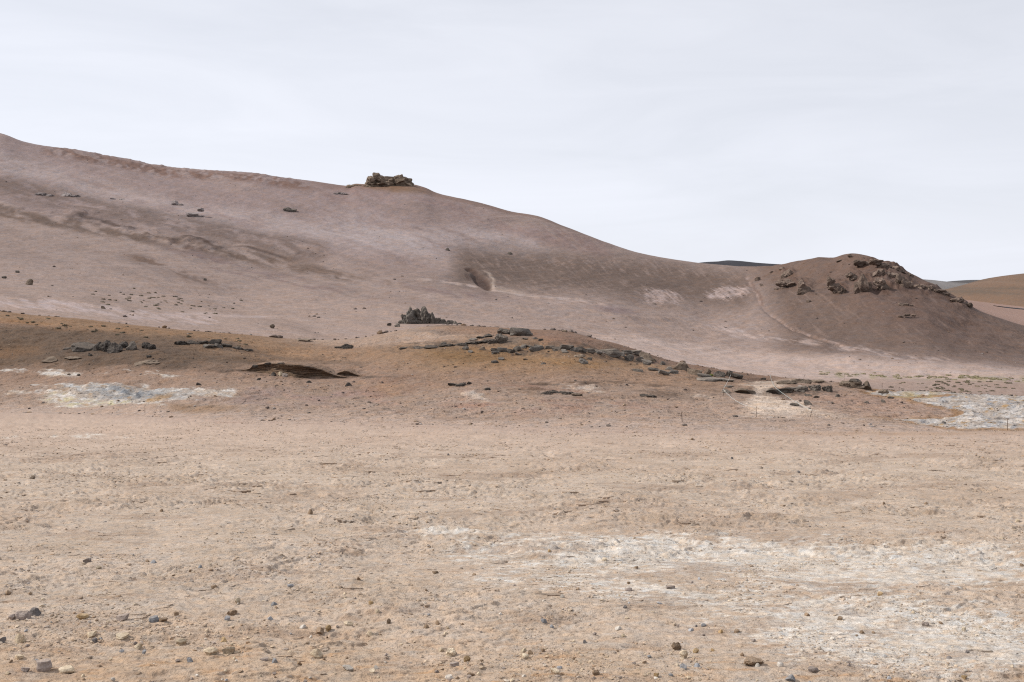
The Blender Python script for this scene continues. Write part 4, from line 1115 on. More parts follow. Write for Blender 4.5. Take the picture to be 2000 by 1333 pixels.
# ------------------------------------------------------------------ boulders and slabs on the mound
S_, B_, L_ = 'slab', 'boulder', 'lump'
ROCKS = [
    # on and around the crown of the mound
    (985, 648, 24, 9, L_, 'dark', 0.1, 'jagged dark rock on the mound crown, left of the blue-grey slab'),
    (1016, 649, 34, 13, S_, 'grey', 0.12, 'broad blue-grey slab on top of the rust mound'),
    (1030, 652, 16, 6, B_, 'grey', 0.1, 'small grey block touching the right end of the broad blue-grey slab'),
    (978, 662, 21, 16, L_, 'dark', 0.0, 'tall jagged dark rock where the rock line meets the mound crown'),
    (964, 667, 20, 7, L_, 'dark', 0.0, 'low dark rock against the left foot of the tall jagged rock'),
    (952, 656, 16, 5, B_, 'dark', -0.15, 'dark rock at the upper end of the short slanting row beside the mound crown'),
    (938, 659, 14, 5, B_, 'dark', -0.15, 'dark rock in the middle of the short slanting row beside the mound crown'),
    (924, 663, 14, 4, B_, 'grey', -0.15, 'greyish rock at the lower end of the short slanting row beside the mound crown'),
    (1103, 647, 9, 4, B_, 'brown', 0.0, 'lone small rock on the smooth right skyline of the mound'),
    (1026, 662, 9, 3.5, S_, 'dark', 0.0, 'leftmost of three small flat rocks on the red crown face'),
    (1045, 661, 8, 3.5, S_, 'dark', 0.0, 'middle of three small flat rocks on the red crown face'),
    (1056, 664, 8, 3.5, S_, 'dark', 0.0, 'rightmost of three small flat rocks on the red crown face'),
    # thin dark line of rocks climbing from the left
    (945, 668, 24, 5, L_, 'dark', -0.05, 'dark ledge rock at the upper end of the thin rock line'),
    (922, 670, 26, 4.5, L_, 'dark', -0.05, 'dark ledge rock next below the upper end of the thin rock line'),
    (898, 673, 26, 4.5, L_, 'dark', -0.05, 'dark ledge rock halfway along the thin rock line'),
    (872, 675, 28, 4.5, L_, 'dark', -0.05, 'dark ledge rock left of halfway along the thin rock line'),
    (845, 678, 30, 5, L_, 'dark', 0.0, 'thickest dark ledge rock near the lower end of the thin rock line'),
    (818, 679, 20, 4, L_, 'dark', 0.0, 'dark ledge rock close to the left end of the thin rock line'),
    (790, 680, 20, 3, L_, 'dark', 0.0, 'thin dark ledge rock at the very left end of the thin rock line'),
    (866, 671, 9, 4, B_, 'grey', 0.0, 'small grey stone lying just above the thin rock line'),
    (909, 680, 11, 7, B_, 'grey', 0.0, 'grey boulder below the thin rock line, upper of a pair'),
    (919, 687, 9, 4, B_, 'grey', 0.0, 'grey boulder below the thin rock line, lower of a pair'),
    (943, 681, 12, 7, B_, 'brown', 0.0, 'brownish rock on ochre soil below the tall jagged rock'),
    # the slab ledge across the mound
    (966, 684, 13, 6, S_, 'dark', 0.0, 'dark block stacked on another, under the tall jagged rock'),
    (967, 689, 12, 5, S_, 'grey', 0.0, 'grey block underneath the dark one below the tall jagged rock'),
    (981, 684, 17, 8, S_, 'grey', 0.1, 'grey tilted slab left of its darker neighbour on the ledge'),
    (996, 686, 16, 7, S_, 'dark', 0.1, 'darker slab adjoining the grey tilted slab on the ledge'),
    (1010, 681, 14, 9, B_, 'dark', 0.0, 'chunky dark boulder on the left part of the slab ledge'),
    (1022, 677, 13, 6, B_, 'grey', 0.0, 'small rock up and right of the chunky dark boulder'),
    (1035, 677, 10, 4, S_, 'dark', 0.0, 'thin dark slab leaning over the left end of the wide grey slab'),
    (1047, 681, 25, 9, S_, 'grey', 0.03, 'wide grey slab standing apart on the left half of the ledge'),
    (1052, 676, 14, 4, S_, 'dark', 0.0, 'thin dark slab lying on the back of the wide grey slab'),
    (1074, 679, 15, 5, S_, 'dark', 0.0, 'flat dark slab in the gap right of the wide grey slab'),
    (1088, 682, 17, 6, B_, 'dark', 0.05, 'rounded dark rock left of the long run of slabs'),
    (1107, 679, 22, 8, S_, 'dark', 0.05, 'dark slab that begins the long run of slabs on the ledge'),
    (1103, 686, 12, 6, B_, 'grey', 0.0, 'grey block under the first slab of the long run'),
    (1121, 683, 16, 7, S_, 'grey', 0.05, 'grey slab in the long run, right of its first slab'),
    (1136, 684, 18, 9, S_, 'dark', 0.05, 'blackish slab at the middle of the long run'),
    (1152, 686, 18, 7, S_, 'dark', 0.05, 'dark slab right of the middle of the long run'),
    (1168, 687, 14, 6, B_, 'grey', 0.0, 'grey boulder at the right end of the long run of slabs'),
    (1191, 689, 38, 11, S_, 'dark', 0.03, 'largest dark layered slab of the ledge'),
    (1213, 691, 12, 6, B_, 'grey', 0.0, 'grey block against the right end of the largest layered slab'),
    (1225, 689, 18, 7, S_, 'dark', 0.0, 'dark slab left of the flat dark one near the right end of the ledge'),
    (1241, 690, 20, 8, S_, 'dark', 0.0, 'flat dark slab behind the pale angular boulder'),
    (1229, 699, 15, 11, B_, 'grey', 0.0, 'pale grey angular boulder below the right end of the ledge'),
    (1261, 697, 23, 13, B_, 'brown', 0.12, 'big brown angular boulder ending the ledge on the right'),
    (1249, 702, 13, 8, B_, 'grey', 0.0, 'grey boulder wedged under the big brown angular one'),
    (1261, 708, 17, 8, S_, 'grey', 0.25, 'tilted grey slab in front of the big brown angular boulder'),
    (1276, 703, 9, 4, B_, 'brown', 0.0, 'small brown stone right of the big brown angular boulder'),
    (1294, 710, 9, 6, B_, 'grey', 0.2, 'small pale stone alone on the slope between boulder groups'),
    (1132, 696, 18, 6, B_, 'brown', 0.0, 'brownish rock just below the middle of the long run'),
    (1139, 706, 15, 9, B_, 'grey', 0.15, 'rounded grey boulder alone on ochre soil below the long run'),
    (1152, 701, 8, 4, B_, 'dark', 0.0, 'small dark stone right of the rounded grey boulder'),
    (1012, 692, 11, 4, S_, 'dark', 0.15, 'small dark flake fallen below the chunky dark boulder'),
    (979, 701, 11, 5, B_, 'grey', 0.0, 'grey stone lying on ochre soil, upper of two'),
    (966, 707, 12, 4, S_, 'dark', 0.0, 'flat dark stone lying on ochre soil, lower of two'),
    (1027, 702, 8, 4, B_, 'brown', 0.0, 'small brown stone in the middle of the ochre slope'),
    (1062, 710, 8, 3.5, B_, 'grey', 0.0, 'small grey stone low on the ochre slope'),
    (1278, 722, 21, 5, S_, 'grey', 0.1, 'long flat slab on the slope below the ledge, left of the twin slabs'),
    (1246, 724, 18, 4, S_, 'dark', 0.12, 'thin dark slab lying lowest on the slope below the ledge'),
    (1297, 728, 19, 8, S_, 'grey', 0.1, 'grey slab with a dark underside left of the pale twin slabs'),
    (1308, 720, 14, 6, B_, 'grey', 0.0, 'grey block left of the big slanted boulder'),
    (1316, 727, 17, 6, S_, 'grey', 0.1, 'pale twin slabs lying below the big slanted boulder'),
    # right-hand boulders
    (1332, 716, 30, 13, B_, 'brown', 0.18, 'big slanted boulder with a dark underside halfway down the right slope'),
    (1354, 726, 24, 11, S_, 'brown', 0.3, 'leaning layered slab right of the big slanted boulder'),
    (1378, 726, 11, 10, S_, 'brown', 0.55, 'small upturned slab beside the green moss'),
    (1377, 735, 24, 6, S_, 'grey', 0.15, 'pale slab in front of the green moss'),
    (1407, 731, 20, 10, L_, 'dark', 0.0, 'craggy dark rock right of the green moss'),
    (1424, 730, 14, 11, L_, 'dark', 0.0, 'upright dark rock between the craggy rock and the layered one'),
    (1440, 735, 21, 10, S_, 'dark', 0.0, 'dark layered rock at the right end above the pale path'),
    (1386, 743, 40, 4.5, S_, 'grey', 0.0, 'long thin grey slab, left half of the flat pavement rock'),
    (1418, 743, 30, 5, S_, 'grey', 0.0, 'thin grey slab, right half of the flat pavement rock'),
    (1491, 740, 9, 4, B_, 'dark', 0.0, 'small dark stone on the brown shoulder above the path'),
    (1455, 764, 37, 9, B_, 'brown', 0.0, 'loaf-shaped brown boulder in the pale path gap'),
    (1418, 765, 15, 6, B_, 'dark', 0.0, 'dark rock beside the left rope bend'),
    (1424, 756, 16, 3, S_, 'dark', 0.0, 'thin dark slab just above the left rope bend'),
    (1512, 764, 26, 9, B_, 'dark', 0.0, 'dark boulder under the right rope'),
    (1535, 762, 24, 8, B_, 'dark', 0.0, 'dark boulder next right of the one under the right rope'),
    (1564, 761, 34, 9, L_, 'dark', 0.0, 'long dark rock in the row right of the ropes'),
    (1593, 758, 20, 10, L_, 'dark', 0.0, 'knobbly dark rock in the row right of the ropes'),
    (1618, 760, 17, 11, L_, 'dark', 0.05, 'squat dark rock ending the row right of the ropes'),
    (1538, 748, 34, 6, L_, 'brown', 0.0, 'low brown ledge behind the rope row, left half'),
    (1568, 745, 36, 7, L_, 'brown', 0.0, 'low brown ledge behind the rope row, right half'),
    (1600, 745, 26, 4, L_, 'brown', 0.0, 'thin brown ledge stretching towards the stacked rock'),
    (1579, 772, 13, 4, B_, 'dark', 0.0, 'small dark stone below the knobbly rock'),
    (1578, 787, 14, 8, B_, 'dark', 0.0, 'dark round stone on the flat between rope end and stacked rock'),
    (1553, 791, 14, 4, B_, 'dark', 0.0, 'dark flat stone left of the round one near the rope end'),
    (1596, 775, 11, 4, B_, 'dark', 0.0, 'small dark stone below the squat rock'),
    (1637, 773, 10, 5, B_, 'dark', 0.0, 'dark stone below the stacked rock'),
    (1693, 786, 7, 4, B_, 'dark', 0.0, 'tiny dark stone left of its neighbour near the white crust'),
    (1726, 784, 8, 5, B_, 'dark', 0.0, 'dark stone lying between the two white crust tongues'),
    (1741, 777, 10, 4, B_, 'dark', 0.0, 'dark stone on the rim of the upper white crust'),
    (1727, 765, 18, 7, L_, 'brown', 0.0, 'brown knobbly rock at the left end of the white crust'),
    # lower slope
    (884, 751, 16, 4, S_, 'dark', 0.0, 'flat dark rock low on the slope, left of a pair of streaks'),
    (899, 752, 18, 4, S_, 'dark', 0.0, 'flat dark rock low on the slope, right of a pair of streaks'),
    (952, 760, 10, 3.5, S_, 'dark', 0.0, 'small black rock at the left of the red-brown stain'),
    (1066, 768, 18, 5, L_, 'dark', 0.0, 'dark rock at the left end of the black ledge in the red stain'),
    (1084, 766, 24, 5, L_, 'dark', 0.05, 'dark rock in the left middle of the black ledge in the red stain'),
    (1106, 768, 24, 4.5, L_, 'dark', 0.08, 'dark rock in the right middle of the black ledge in the red stain'),
    (1126, 771, 18, 4, L_, 'brown', 0.1, 'brown rock at the right end of the black ledge in the red stain'),
    (1258, 772, 14, 4, L_, 'dark', 0.0, 'black rock with a pale end on the lower right slope'),
    (1273, 774, 16, 4, L_, 'dark', 0.05, 'black rock trailing right of the pale-ended one'),
    (917, 748, 9, 5, B_, 'dark', 0.0, 'dark stone right of the flat dark pair low on the slope'),
    (678, 677, 19, 8, L_, 'dark', 0.0, 'dark dome-shaped rock on the brown ridge left of the thin rock line'),
    (662, 679, 16, 3, S_, 'dark', 0.0, 'thin dark slab touching the left of the dark dome-shaped rock'),
    (593, 665, 22, 3.5, S_, 'brown', 0.0, 'low brown slab under the pale scallop in the saddle'),
    # left rise
    (157, 678, 37, 13, B_, 'dark', 0.0, 'smooth dark boulder leftmost in the left rock row'),
    (130, 681, 14, 4, B_, 'dark', 0.0, 'small dark rock left of the smooth dark boulder'),
    (190, 677, 22, 15, L_, 'dark', 0.0, 'craggy dark rock forming the left end of the big clump in the left rock row'),
    (206, 676, 24, 19, L_, 'dark', 0.0, 'highest craggy rock in the middle of the big clump in the left rock row'),
    (222, 680, 24, 18, L_, 'dark', 0.0, 'craggy dark rock forming the right end of the big clump in the left rock row'),
    (240, 674, 15, 11, L_, 'dark', 0.0, 'small knobbly rock between the big clump and the square boulder'),
    (257, 676, 20, 15, B_, 'dark', 0.0, 'square dark boulder right of the big clump'),
    (284, 675, 15, 11, L_, 'dark', 0.0, 'rough dark rock rightmost but one in the left rock row'),
    (295, 678, 14, 9, L_, 'dark', 0.0, 'rough dark rock rightmost in the left rock row'),
    (349, 670, 22, 7, L_, 'dark', 0.0, 'dark ledge rock beginning the upper rubble band'),
    (374, 669, 28, 6, L_, 'dark', 0.0, 'dark ledge rock in the middle of the upper rubble band'),
    (396, 669, 18, 5, L_, 'dark', 0.0, 'dark ledge rock right of the middle of the upper rubble band'),
    (420, 668, 18, 8, B_, 'dark', 0.0, 'rounded black boulder above the rubble band'),
    (405, 677, 18, 6, S_, 'grey', 0.15, 'grey slab in the rubble under the rounded black boulder'),
    (424, 676, 14, 6, S_, 'grey', 0.3, 'tilted grey slab right of the rubble under the black boulder'),
    (441, 675, 18, 5, L_, 'dark', 0.12, 'dark rubble block sloping down right of the black boulder'),
    (462, 680, 18, 5, L_, 'dark', 0.12, 'dark rubble block near the right end of the rubble band'),
    (482, 684, 16, 4, L_, 'dark', 0.1, 'last dark rubble block at the right end of the rubble band'),
    (96, 703, 28, 9, B_, 'brown', 0.0, 'low brown boulder left of the dark soil below the rock row'),
    (140, 700, 40, 4, L_, 'brown', 0.0, 'long brown ledge below the smooth dark boulder'),
    (283, 708, 40, 6, L_, 'brown', 0.0, 'brown earthen ledge below the right end of the rock row'),
    (175, 694, 8, 4, B_, 'dark', 0.0, 'small dark stone just below the big clump'),
    (290, 696, 8, 3.5, B_, 'dark', 0.0, 'small dark stone below the rightmost rock of the row'),
    (387, 750, 7, 4.5, B_, 'dark', 0.0, 'small dark stone above the right end of the blue-grey crust'),
    (153, 733, 6, 4, B_, 'dark', 0.0, 'small dark stone right of the upper white patch'),
    (505, 741, 7, 4, B_, 'dark', 0.0, 'dark stone below the left end of the eroded bank'),
    (547, 731, 9, 8, B_, 'cream', 0.1, 'pale clay block at the foot of the eroded bank'),
    (556, 733, 9, 6, B_, 'mauve', 0.0, 'pinkish clay block right of the pale one under the bank'),
    (534, 731, 9, 6, B_, 'dark', 0.0, 'dark clod left of the pale clay block under the bank'),
    (680, 751, 11, 6, B_, 'dark', 0.0, 'dark clod on the flat right of the eroded bank'),
    (603, 746, 9, 4, B_, 'dark', 0.0, 'dark clod directly below the middle of the bank'),
    # hillside boulders
    (55, 551, 11, 10, B_, 'brown', 0.0, 'tan boulder alone on the lower left hillside'),
    (7, 542, 8, 4, B_, 'dark', 0.0, 'dark rock at the left edge uphill of the tan boulder'),
    (33, 531, 6, 4, B_, 'dark', 0.0, 'small dark rock uphill of the tan boulder'),
    (201, 601, 7, 5, B_, 'brown', 0.0, 'brown stone on the white veil of the left hillside'),
    (531, 638, 8, 7, B_, 'brown', 0.0, 'round brown boulder on the pale foot of the hillside'),
    (774, 635, 9, 7, B_, 'dark', 0.3, 'dark tilted stone left of the jagged crag'),
    (760, 634, 7, 5, B_, 'dark', 0.0, 'small dark stone left of the tilted one by the crag'),
    (874, 487, 8, 5, B_, 'dark', 0.0, 'dark rock on the pale upper slope below the skyline outcrop'),
    (996, 495, 8, 5, B_, 'dark', 0.0, 'dark rock right of the other one on the pale upper slope'),
    (400, 546, 5, 4, B_, 'dark', 0.0, 'small dark rock on the brown patch of the left hillside'),
    (1580, 588, 8, 5, B_, 'knoll', 0.0, 'small rock below the rounded outcrop on the knoll'),
    (1488, 557, 7, 4, B_, 'knoll', 0.0, 'small rock on the left edge of the knoll, lowest'),
    (1481, 545, 10, 6, B_, 'knoll', 0.0, 'brown rock on the left edge of the knoll beside the gully'),
    (1527, 524, 9, 4, B_, 'knoll', 0.0, 'brown rock topmost on the left shoulder of the knoll'),
    (1507, 532, 6, 4, B_, 'knoll', 0.0, 'small brown rock left of the shoulder outcrop'),
    (1517, 564, 8, 4, B_, 'knoll', 0.0, 'small brown rock lowest left of the ragged cluster'),
    (1525, 548, 9, 4, B_, 'knoll', 0.0, 'small brown rock just above the ragged cluster'),
]
for (px, py, w, h, kind, mat, tilt, label) in ROCKS:
    if mat == 'dark' and (px < 970 or 1060 < px < 1280 and py > 745) and py > 640:
        mat = 'lava'
    rock('boulder' if kind == B_ else ('rock_slab' if kind == S_ else 'rock'), px, py, w * 1.22, h * 1.08, kind, mat, label, 'rock', tilt=tilt, lo=i_foot if py > 640 or px > 700 else i_m)

# the stacked rock above the right-hand crust
outcrop('stacked_rock', (1682, 760), [
    ('lower_slab', 1672, 754, 25, 11, 'slab', 'brown', 0), ('lower_slab', 1676, 757.5, 34, 7, 'slab', 'brown', 0.1), ('upper_slab', 1674, 744.5, 21, 7, 'slab', 'dark', 0.1), ('upper_slab', 1672, 748, 24, 6, 'slab', 'brown', 0),
    ('right_block', 1693, 753, 17, 15, 'boulder', 'brown', 0), ('left_block', 1655, 749, 22, 8, 'lump', 'brown', 0), ('left_block', 1646, 750, 9, 5, 'boulder', 'brown', 0)],
    'stacked brown rock with overhanging slabs left of the white crust', lo=i_foot)

# ------------------------------------------------------------------ the dark eroded bank
def bank(name, top, bot, back, seed, label):
    n, m = 150, 46
    xs = np.linspace(top[0][0], top[-1][0], n)
    yt = curve(top, xs); yb = curve(bot, xs)
    mid = at(float(np.mean(xs)), float(np.max(yb)), i_foot)
    d0 = np.array([at(float(a_), float(b_), i_foot).y for a_, b_ in zip(xs, yb)])
    d0 = np.convolve(np.pad(d0, 20, mode='edge'), np.ones(41) / 41, 'valid')
    yt = yt - 2.2 * np.abs(fbm(xs / 9, xs * 0, 4, seed + 9)) * np.clip((yb - yt) / 8, 0, 1) + 1.5 * fbm(xs / 22, xs * 0, 3, seed + 8) * np.clip((yb - yt) / 8, 0, 1)
    yb = yb + 1.6 * fbm(xs / 16, xs * 0, 4, seed + 7)
    hgt = np.maximum(yb - yt, 0.2) / F * d0
    zb = (HY - yb) / F * d0
    Xw = (xs - CX) / F * d0
    rows, cols = [], []
    zr = np.polyval(np.polyfit(xs, zb + hgt, 1), xs)            # the beds run with the rim, the foot cuts across them
    for k in range(m):
        t = k / (m - 1)
        if t < 0.7:                                             # a hollowed face under an overhanging rim
            q = t / 0.7
            z = zb - 0.25 + (hgt + 0.25) * q
            bed = (z - zr) / 0.115
            wob = fbm((xs - xs[0]) / 30.0, bed * 0.3, 4, seed)
            ph = bed * 2.2 + 1.4 * wob
            shelf = 0.45 * np.abs(np.sin(ph)) + 0.55 * np.clip(0.5 + 1.3 * fbm((xs - xs[0]) / 55.0 + bed * 0.15, bed * 1.1, 4, seed + 2, 0.6), 0, 1)
            deep = np.clip(hgt, 0, 1.1)
            yy = d0 + back * deep * (0.36 * math.sin(min(q * 1.02, 1.0) * math.pi) + 0.10 * q) - 0.13 * (shelf + 0.8 * fbm((xs - xs[0]) / 9.0, bed, 3, seed + 1)) * deep
            mixc = ss(0.1, 0.9, shelf + 0.5 * wob)
            c = np.array((0.060, 0.041, 0.029))[None, :] * (1 - mixc)[:, None] + np.array((0.15, 0.102, 0.068))[None, :] * mixc[:, None]
            gr = (ss(0.7, 0.85, shelf) * ss(0.0, 0.4, perlin(xs / 14.0, bed * 1.5, seed + 3)))[:, None] * 0.6
            c = c * (1 - gr) + np.array((0.20, 0.165, 0.14)) * gr
        else:                                                   # the soil on top runs back into the slope
            q = (t - 0.7) / 0.3
            yy = d0 + back * 0.55 * np.clip(hgt, 0, 1.2) + q * 4.5
            z = zb + hgt + 0.05 * np.sin(q * 2.5) + q * 0.15 - 0.5 * q ** 2
            c = np.broadcast_to(np.array((0.20, 0.135, 0.095)), (n, 3)) * (1 + 0.3 * fbm(xs / 12, q * 3 + 0 * xs, 3, seed + 5))[:, None]
        rows.append(np.stack([Xw, yy, z], -1)); cols.append(c)
    v = np.array(rows).reshape(-1, 3); c = np.array(cols).reshape(-1, 3)
    o_ = Vector((mid.x, mid.y, mid.z))
    v = v - np.array(o_)
    idx = np.arange(n * m).reshape(m, n)
    f = np.stack([idx[:-1, :-1], idx[:-1, 1:], idx[1:, 1:], idx[1:, :-1]], -1).reshape(-1, 4)
    me = mesh_np(name, v, f, M_MOUND, True, c)
    return tag(link(name, me, o_), label, 'earth bank')


bank('eroded_bank', [(470, 724), (486, 721), (494, 716), (505, 713), (520, 710.5), (540, 711), (570, 713.5), (600, 717), (622, 722), (640, 729), (655, 734), (675, 737)],
     [(470, 725), (490, 725), (505, 728), (524, 731), (545, 734), (560, 738), (600, 740), (640, 739), (675, 738)], 1.6, 201, 'dark layered earth bank hollowed out of the rust slope')
bank('eroded_bank', [(654, 733), (665, 727), (675, 725), (690, 730), (705, 735)], [(654, 734), (668, 735), (685, 736), (705, 736)], 1.0, 231,
     'smaller dark earth bank just right of the large hollowed one')

for (px, py, w, h, lb) in [(497, 714, 12, 5, 'dark clod on the left end of the bank rim'), (523, 709, 14, 4, 'dark clod at the top of the bank rim'), (549, 709, 16, 4, 'dark clod on the bank rim right of the top'),
                           (583, 713, 12, 3.5, 'dark clod halfway along the bank rim'), (612, 717, 14, 3.5, 'dark clod on the falling right part of the bank rim'), (640, 726, 12, 4, 'dark clod at the low right end of the bank rim')]:
    q_ = at(px, 734, i_foot)
    rock('clod', px, py, w, h, L_, 'lava', lb, 'clod', base=Vector(((px - CX) / F * q_.y, q_.y, (HY - py - h * 0.5 - 1.5) / F * q_.y)), sink=0.3)

# ------------------------------------------------------------------ stakes and ropes
def tube(points, rad, sides=6, closed_ends=True):
    pts = [Vector(p) for p in points]
    vs_, fs_ = [], []
    for i, p in enumerate(pts):
        tdir = (pts[min(i + 1, len(pts) - 1)] - pts[max(i - 1, 0)]).normalized()
        a_ = tdir.orthogonal().normalized(); b_ = tdir.cross(a_)
        r_ = rad[i] if isinstance(rad, (list, tuple)) else rad
        for k in range(sides):
            an = 2 * math.pi * k / sides
            vs_.append(p + (a_ * math.cos(an) + b_ * math.sin(an)) * r_)
    for i in range(len(pts) - 1):
        for k in range(sides):
            q = (k + 1) % sides
            fs_.append((i * sides + k, i * sides + q, (i + 1) * sides + q, (i + 1) * sides + k))
    return np.array([v[:] for v in vs_]), np.array(fs_)


def simple_mat(name, c1, c2, rough, scale, metal=0.0):
    m, t, b = new_mat(name)
    geo = nd(t, 'ShaderNodeNewGeometry')
    mx = nd(t, 'ShaderNodeMix', data_type='RGBA')
    mx.inputs['A'].default_value = (*c1, 1); mx.inputs['B'].default_value = (*c2, 1)
    lk(t, remap(t, noise_node(t, geo.outputs['Position'], scale, 4), 0.35, 0.65, 0, 1), mx.inputs['Factor'])
    lk(t, mx.outputs['Result'], b.inputs['Base Color'])
    b.inputs['Roughness'].default_value = rough
    b.inputs['Metallic'].default_value = metal
    return m


M_RUST = simple_mat('rusty_iron', (0.06, 0.035, 0.025), (0.11, 0.07, 0.05), 0.85, 25)
M_ROPE = simple_mat('pale_rope', (0.40, 0.41, 0.40), (0.58, 0.58, 0.56), 0.9, 30)
M_ROPEB = simple_mat('greenish_rope', (0.30, 0.36, 0.35), (0.46, 0.52, 0.50), 0.9, 30)


def stake(px, base, top, lean, label, group='rope stakes', rad=0.013):
    p = at(px, base, i_foot - 60)
    H = (base - top) / F * p.y
    r_ = root('stake', p, label, 'stake', group)
    v, f = tube([(0, 0, -0.15), (lean * H * 0.5, 0, H * 0.5), (lean * H, 0, H)], [rad, rad, rad * 0.9])
    o = link('rod', mesh_np('rod', v, f, M_RUST, True), parent=r_)
    tip = Vector((lean * H, 0, H))
    ring = [tip + Vector((math.cos(a_) * 0.03 + 0.03, 0, math.sin(a_) * 0.03 + 0.01)) for a_ in np.linspace(-2.6, 2.6, 10)]
    v, f = tube(ring, rad * 0.6, 5)
    link('eye_loop', mesh_np('eye_loop', v, f, M_RUST, True), parent=r_)
    return p + tip


A1 = stake(1477, 816, 796, 0.0, 'upright stake where the left rope ends on the pale path')
A2 = stake(1413, 773, 761, -0.05, 'short stake at the sharp bend of the left rope')
A3 = stake(1427, 744, 732, 0.05, 'short stake at the upper end of the left rope beside the layered rock')
B1 = stake(1582, 815, 802, 0.3, 'leaning stake where the right rope ends')
B2 = stake(1513, 768, 756, 0.0, 'short stake at the bend of the right rope')
B3 = stake(1504, 744, 733, 0.0, 'short stake at the upper end of the right rope')
for px, b_, t_, ln, lb in [
    (283, 808, 792, 0.0, 'thin stake in front of the left blue-grey crust'),
    (848, 818, 801, -0.04, 'thin stake in the middle of the flat edge'),
    (1333, 825, 806, -0.12, 'slightly leaning stake on the flat edge left of the ropes'),
    (1569, 743, 733, 0.25, 'faint stake on the brown shoulder above the rope row'),
    (1649, 745, 733, 0.0, 'faint stake behind the stacked rock'),
    (1723, 759, 749, 0.0, 'faint stake behind the left end of the white crust'),
    (1756, 766, 757, 0.0, 'faint stake behind the middle of the upper white crust'),
    (1968, 841, 819, 0.0, 'tall thin stake at the lower edge of the right white crust'),
]:
    stake(px, b_, t_, ln, lb)


def rope(name, nodes, sags, mat, label):
    pts = []
    for (a_, b_), sg in zip(zip(nodes[:-1], nodes[1:]), sags):
        for i in range(14):
            t = i / 14
            p = a_.lerp(b_, t)
            p.z -= sg * 4 * t * (1 - t)
            pts.append(p)
    pts.append(nodes[-1])
    o_ = pts[0].copy()
    v, f = tube([p - o_ for p in pts], 0.0105, 5)
    return tag(link(name, mesh_np(name, v, f, mat, True), o_), label, 'rope', 'ropes along the pale path')


rope('rope', [A3, A2, A1], [0.05, 0.28], M_ROPE, 'sagging pale rope along the left side of the path')
rope('rope', [B3, B2, B1], [0.12, 0.12], M_ROPEB, 'taut greenish rope along the right side of the path')

# ------------------------------------------------------------------ moss and grass tufts
def tuft_mesh(name, seed, n=46, spread=0.5, hgt=1.0):
    r = np.random.default_rng(seed)
    vs_, fs_ = [], []
    for i in range(n):
        a_ = r.uniform(0, 2 * math.pi); q = spread * math.sqrt(r.uniform())
        bx, by = q * math.cos(a_), q * math.sin(a_)
        l = hgt * r.uniform(0.5, 1.0) * (1.1 - q)
        lean = r.uniform(0.1, 0.5)
        w = r.uniform(0.05, 0.10)
        ta = r.uniform(0, 2 * math.pi)
        k = len(vs_)
        vs_ += [(bx - w * math.sin(ta), by + w * math.cos(ta), -0.1), (bx + w * math.sin(ta), by - w * math.cos(ta), -0.1),
                (bx + lean * l * math.cos(a_) * 0.6, by + lean * l * math.sin(a_) * 0.6, l)]
        fs_.append((k, k + 1, k + 2))
    v, f = ICO[2]
    k = len(vs_)
    dome = v * np.array((spread * 0.95, spread * 0.95, hgt * 0.5)) * (1 + 0.25 * r.normal(size=(len(v), 1)) * 0.5)
    vs_ += [tuple(p) for p in dome]
    fs_ += [tuple(int(q) + k for q in g) for g in f]
    return mesh_np(name, np.array(vs_), np.array(fs_), None, False)


def leaf_mat(name, c1, c2):
    m, t, b = new_mat(name)
    geo = nd(t, 'ShaderNodeNewGeometry'); info = nd(t, 'ShaderNodeObjectInfo')
    mx = nd(t, 'ShaderNodeMix', data_type='RGBA')
    mx.inputs['A'].default_value = (*c1, 1); mx.inputs['B'].default_value = (*c2, 1)
    ad = nd(t, 'ShaderNodeMath', operation='ADD'); lk(t, noise_node(t, geo.outputs['Position'], 3.0, 3), ad.inputs[0]); lk(t, remap(t, info.outputs['Random'], 0, 1, -0.4, 0.4), ad.inputs[1])
    lk(t, ad.outputs[0], mx.inputs['Factor'])
    lk(t, mx.outputs['Result'], b.inputs['Base Color'])
    return m


M_DRY = leaf_mat('olive_tuft', (0.085, 0.072, 0.052), (0.16, 0.135, 0.09))
M_GREENISH = leaf_mat('yellow_green_tuft', (0.18, 0.155, 0.095), (0.27, 0.235, 0.145))
M_MOSS = leaf_mat('green_moss', (0.10, 0.13, 0.025), (0.20, 0.23, 0.05))
TUFTS = {k: [] for k in ('dry', 'green', 'moss')}
for key, mt in (('dry', M_DRY), ('green', M_GREENISH), ('moss', M_MOSS)):
    for i in range(4):
        me = tuft_mesh('tuft_shape', 300 + i, 60 if key != 'moss' else 90, 0.5, 0.9)
        me.materials.append(mt); TUFTS[key].append(me)


def tuft(name, px, py, w, h, key, label, cat, group=None, lo=None):
    p = at(px, py + h * 0.5, i_m if lo is None else lo)
    s = p.y / F
    o = bpy.data.objects.new(name, random.choice(TUFTS[key]))
    COL.objects.link(o)
    o.location = p
    o.scale = (w * s, w * s * 0.8, h * s * 1.1)
    o.rotation_euler = (0, 0, random.uniform(0, 6.28))
    return tag(o, label, cat, group)


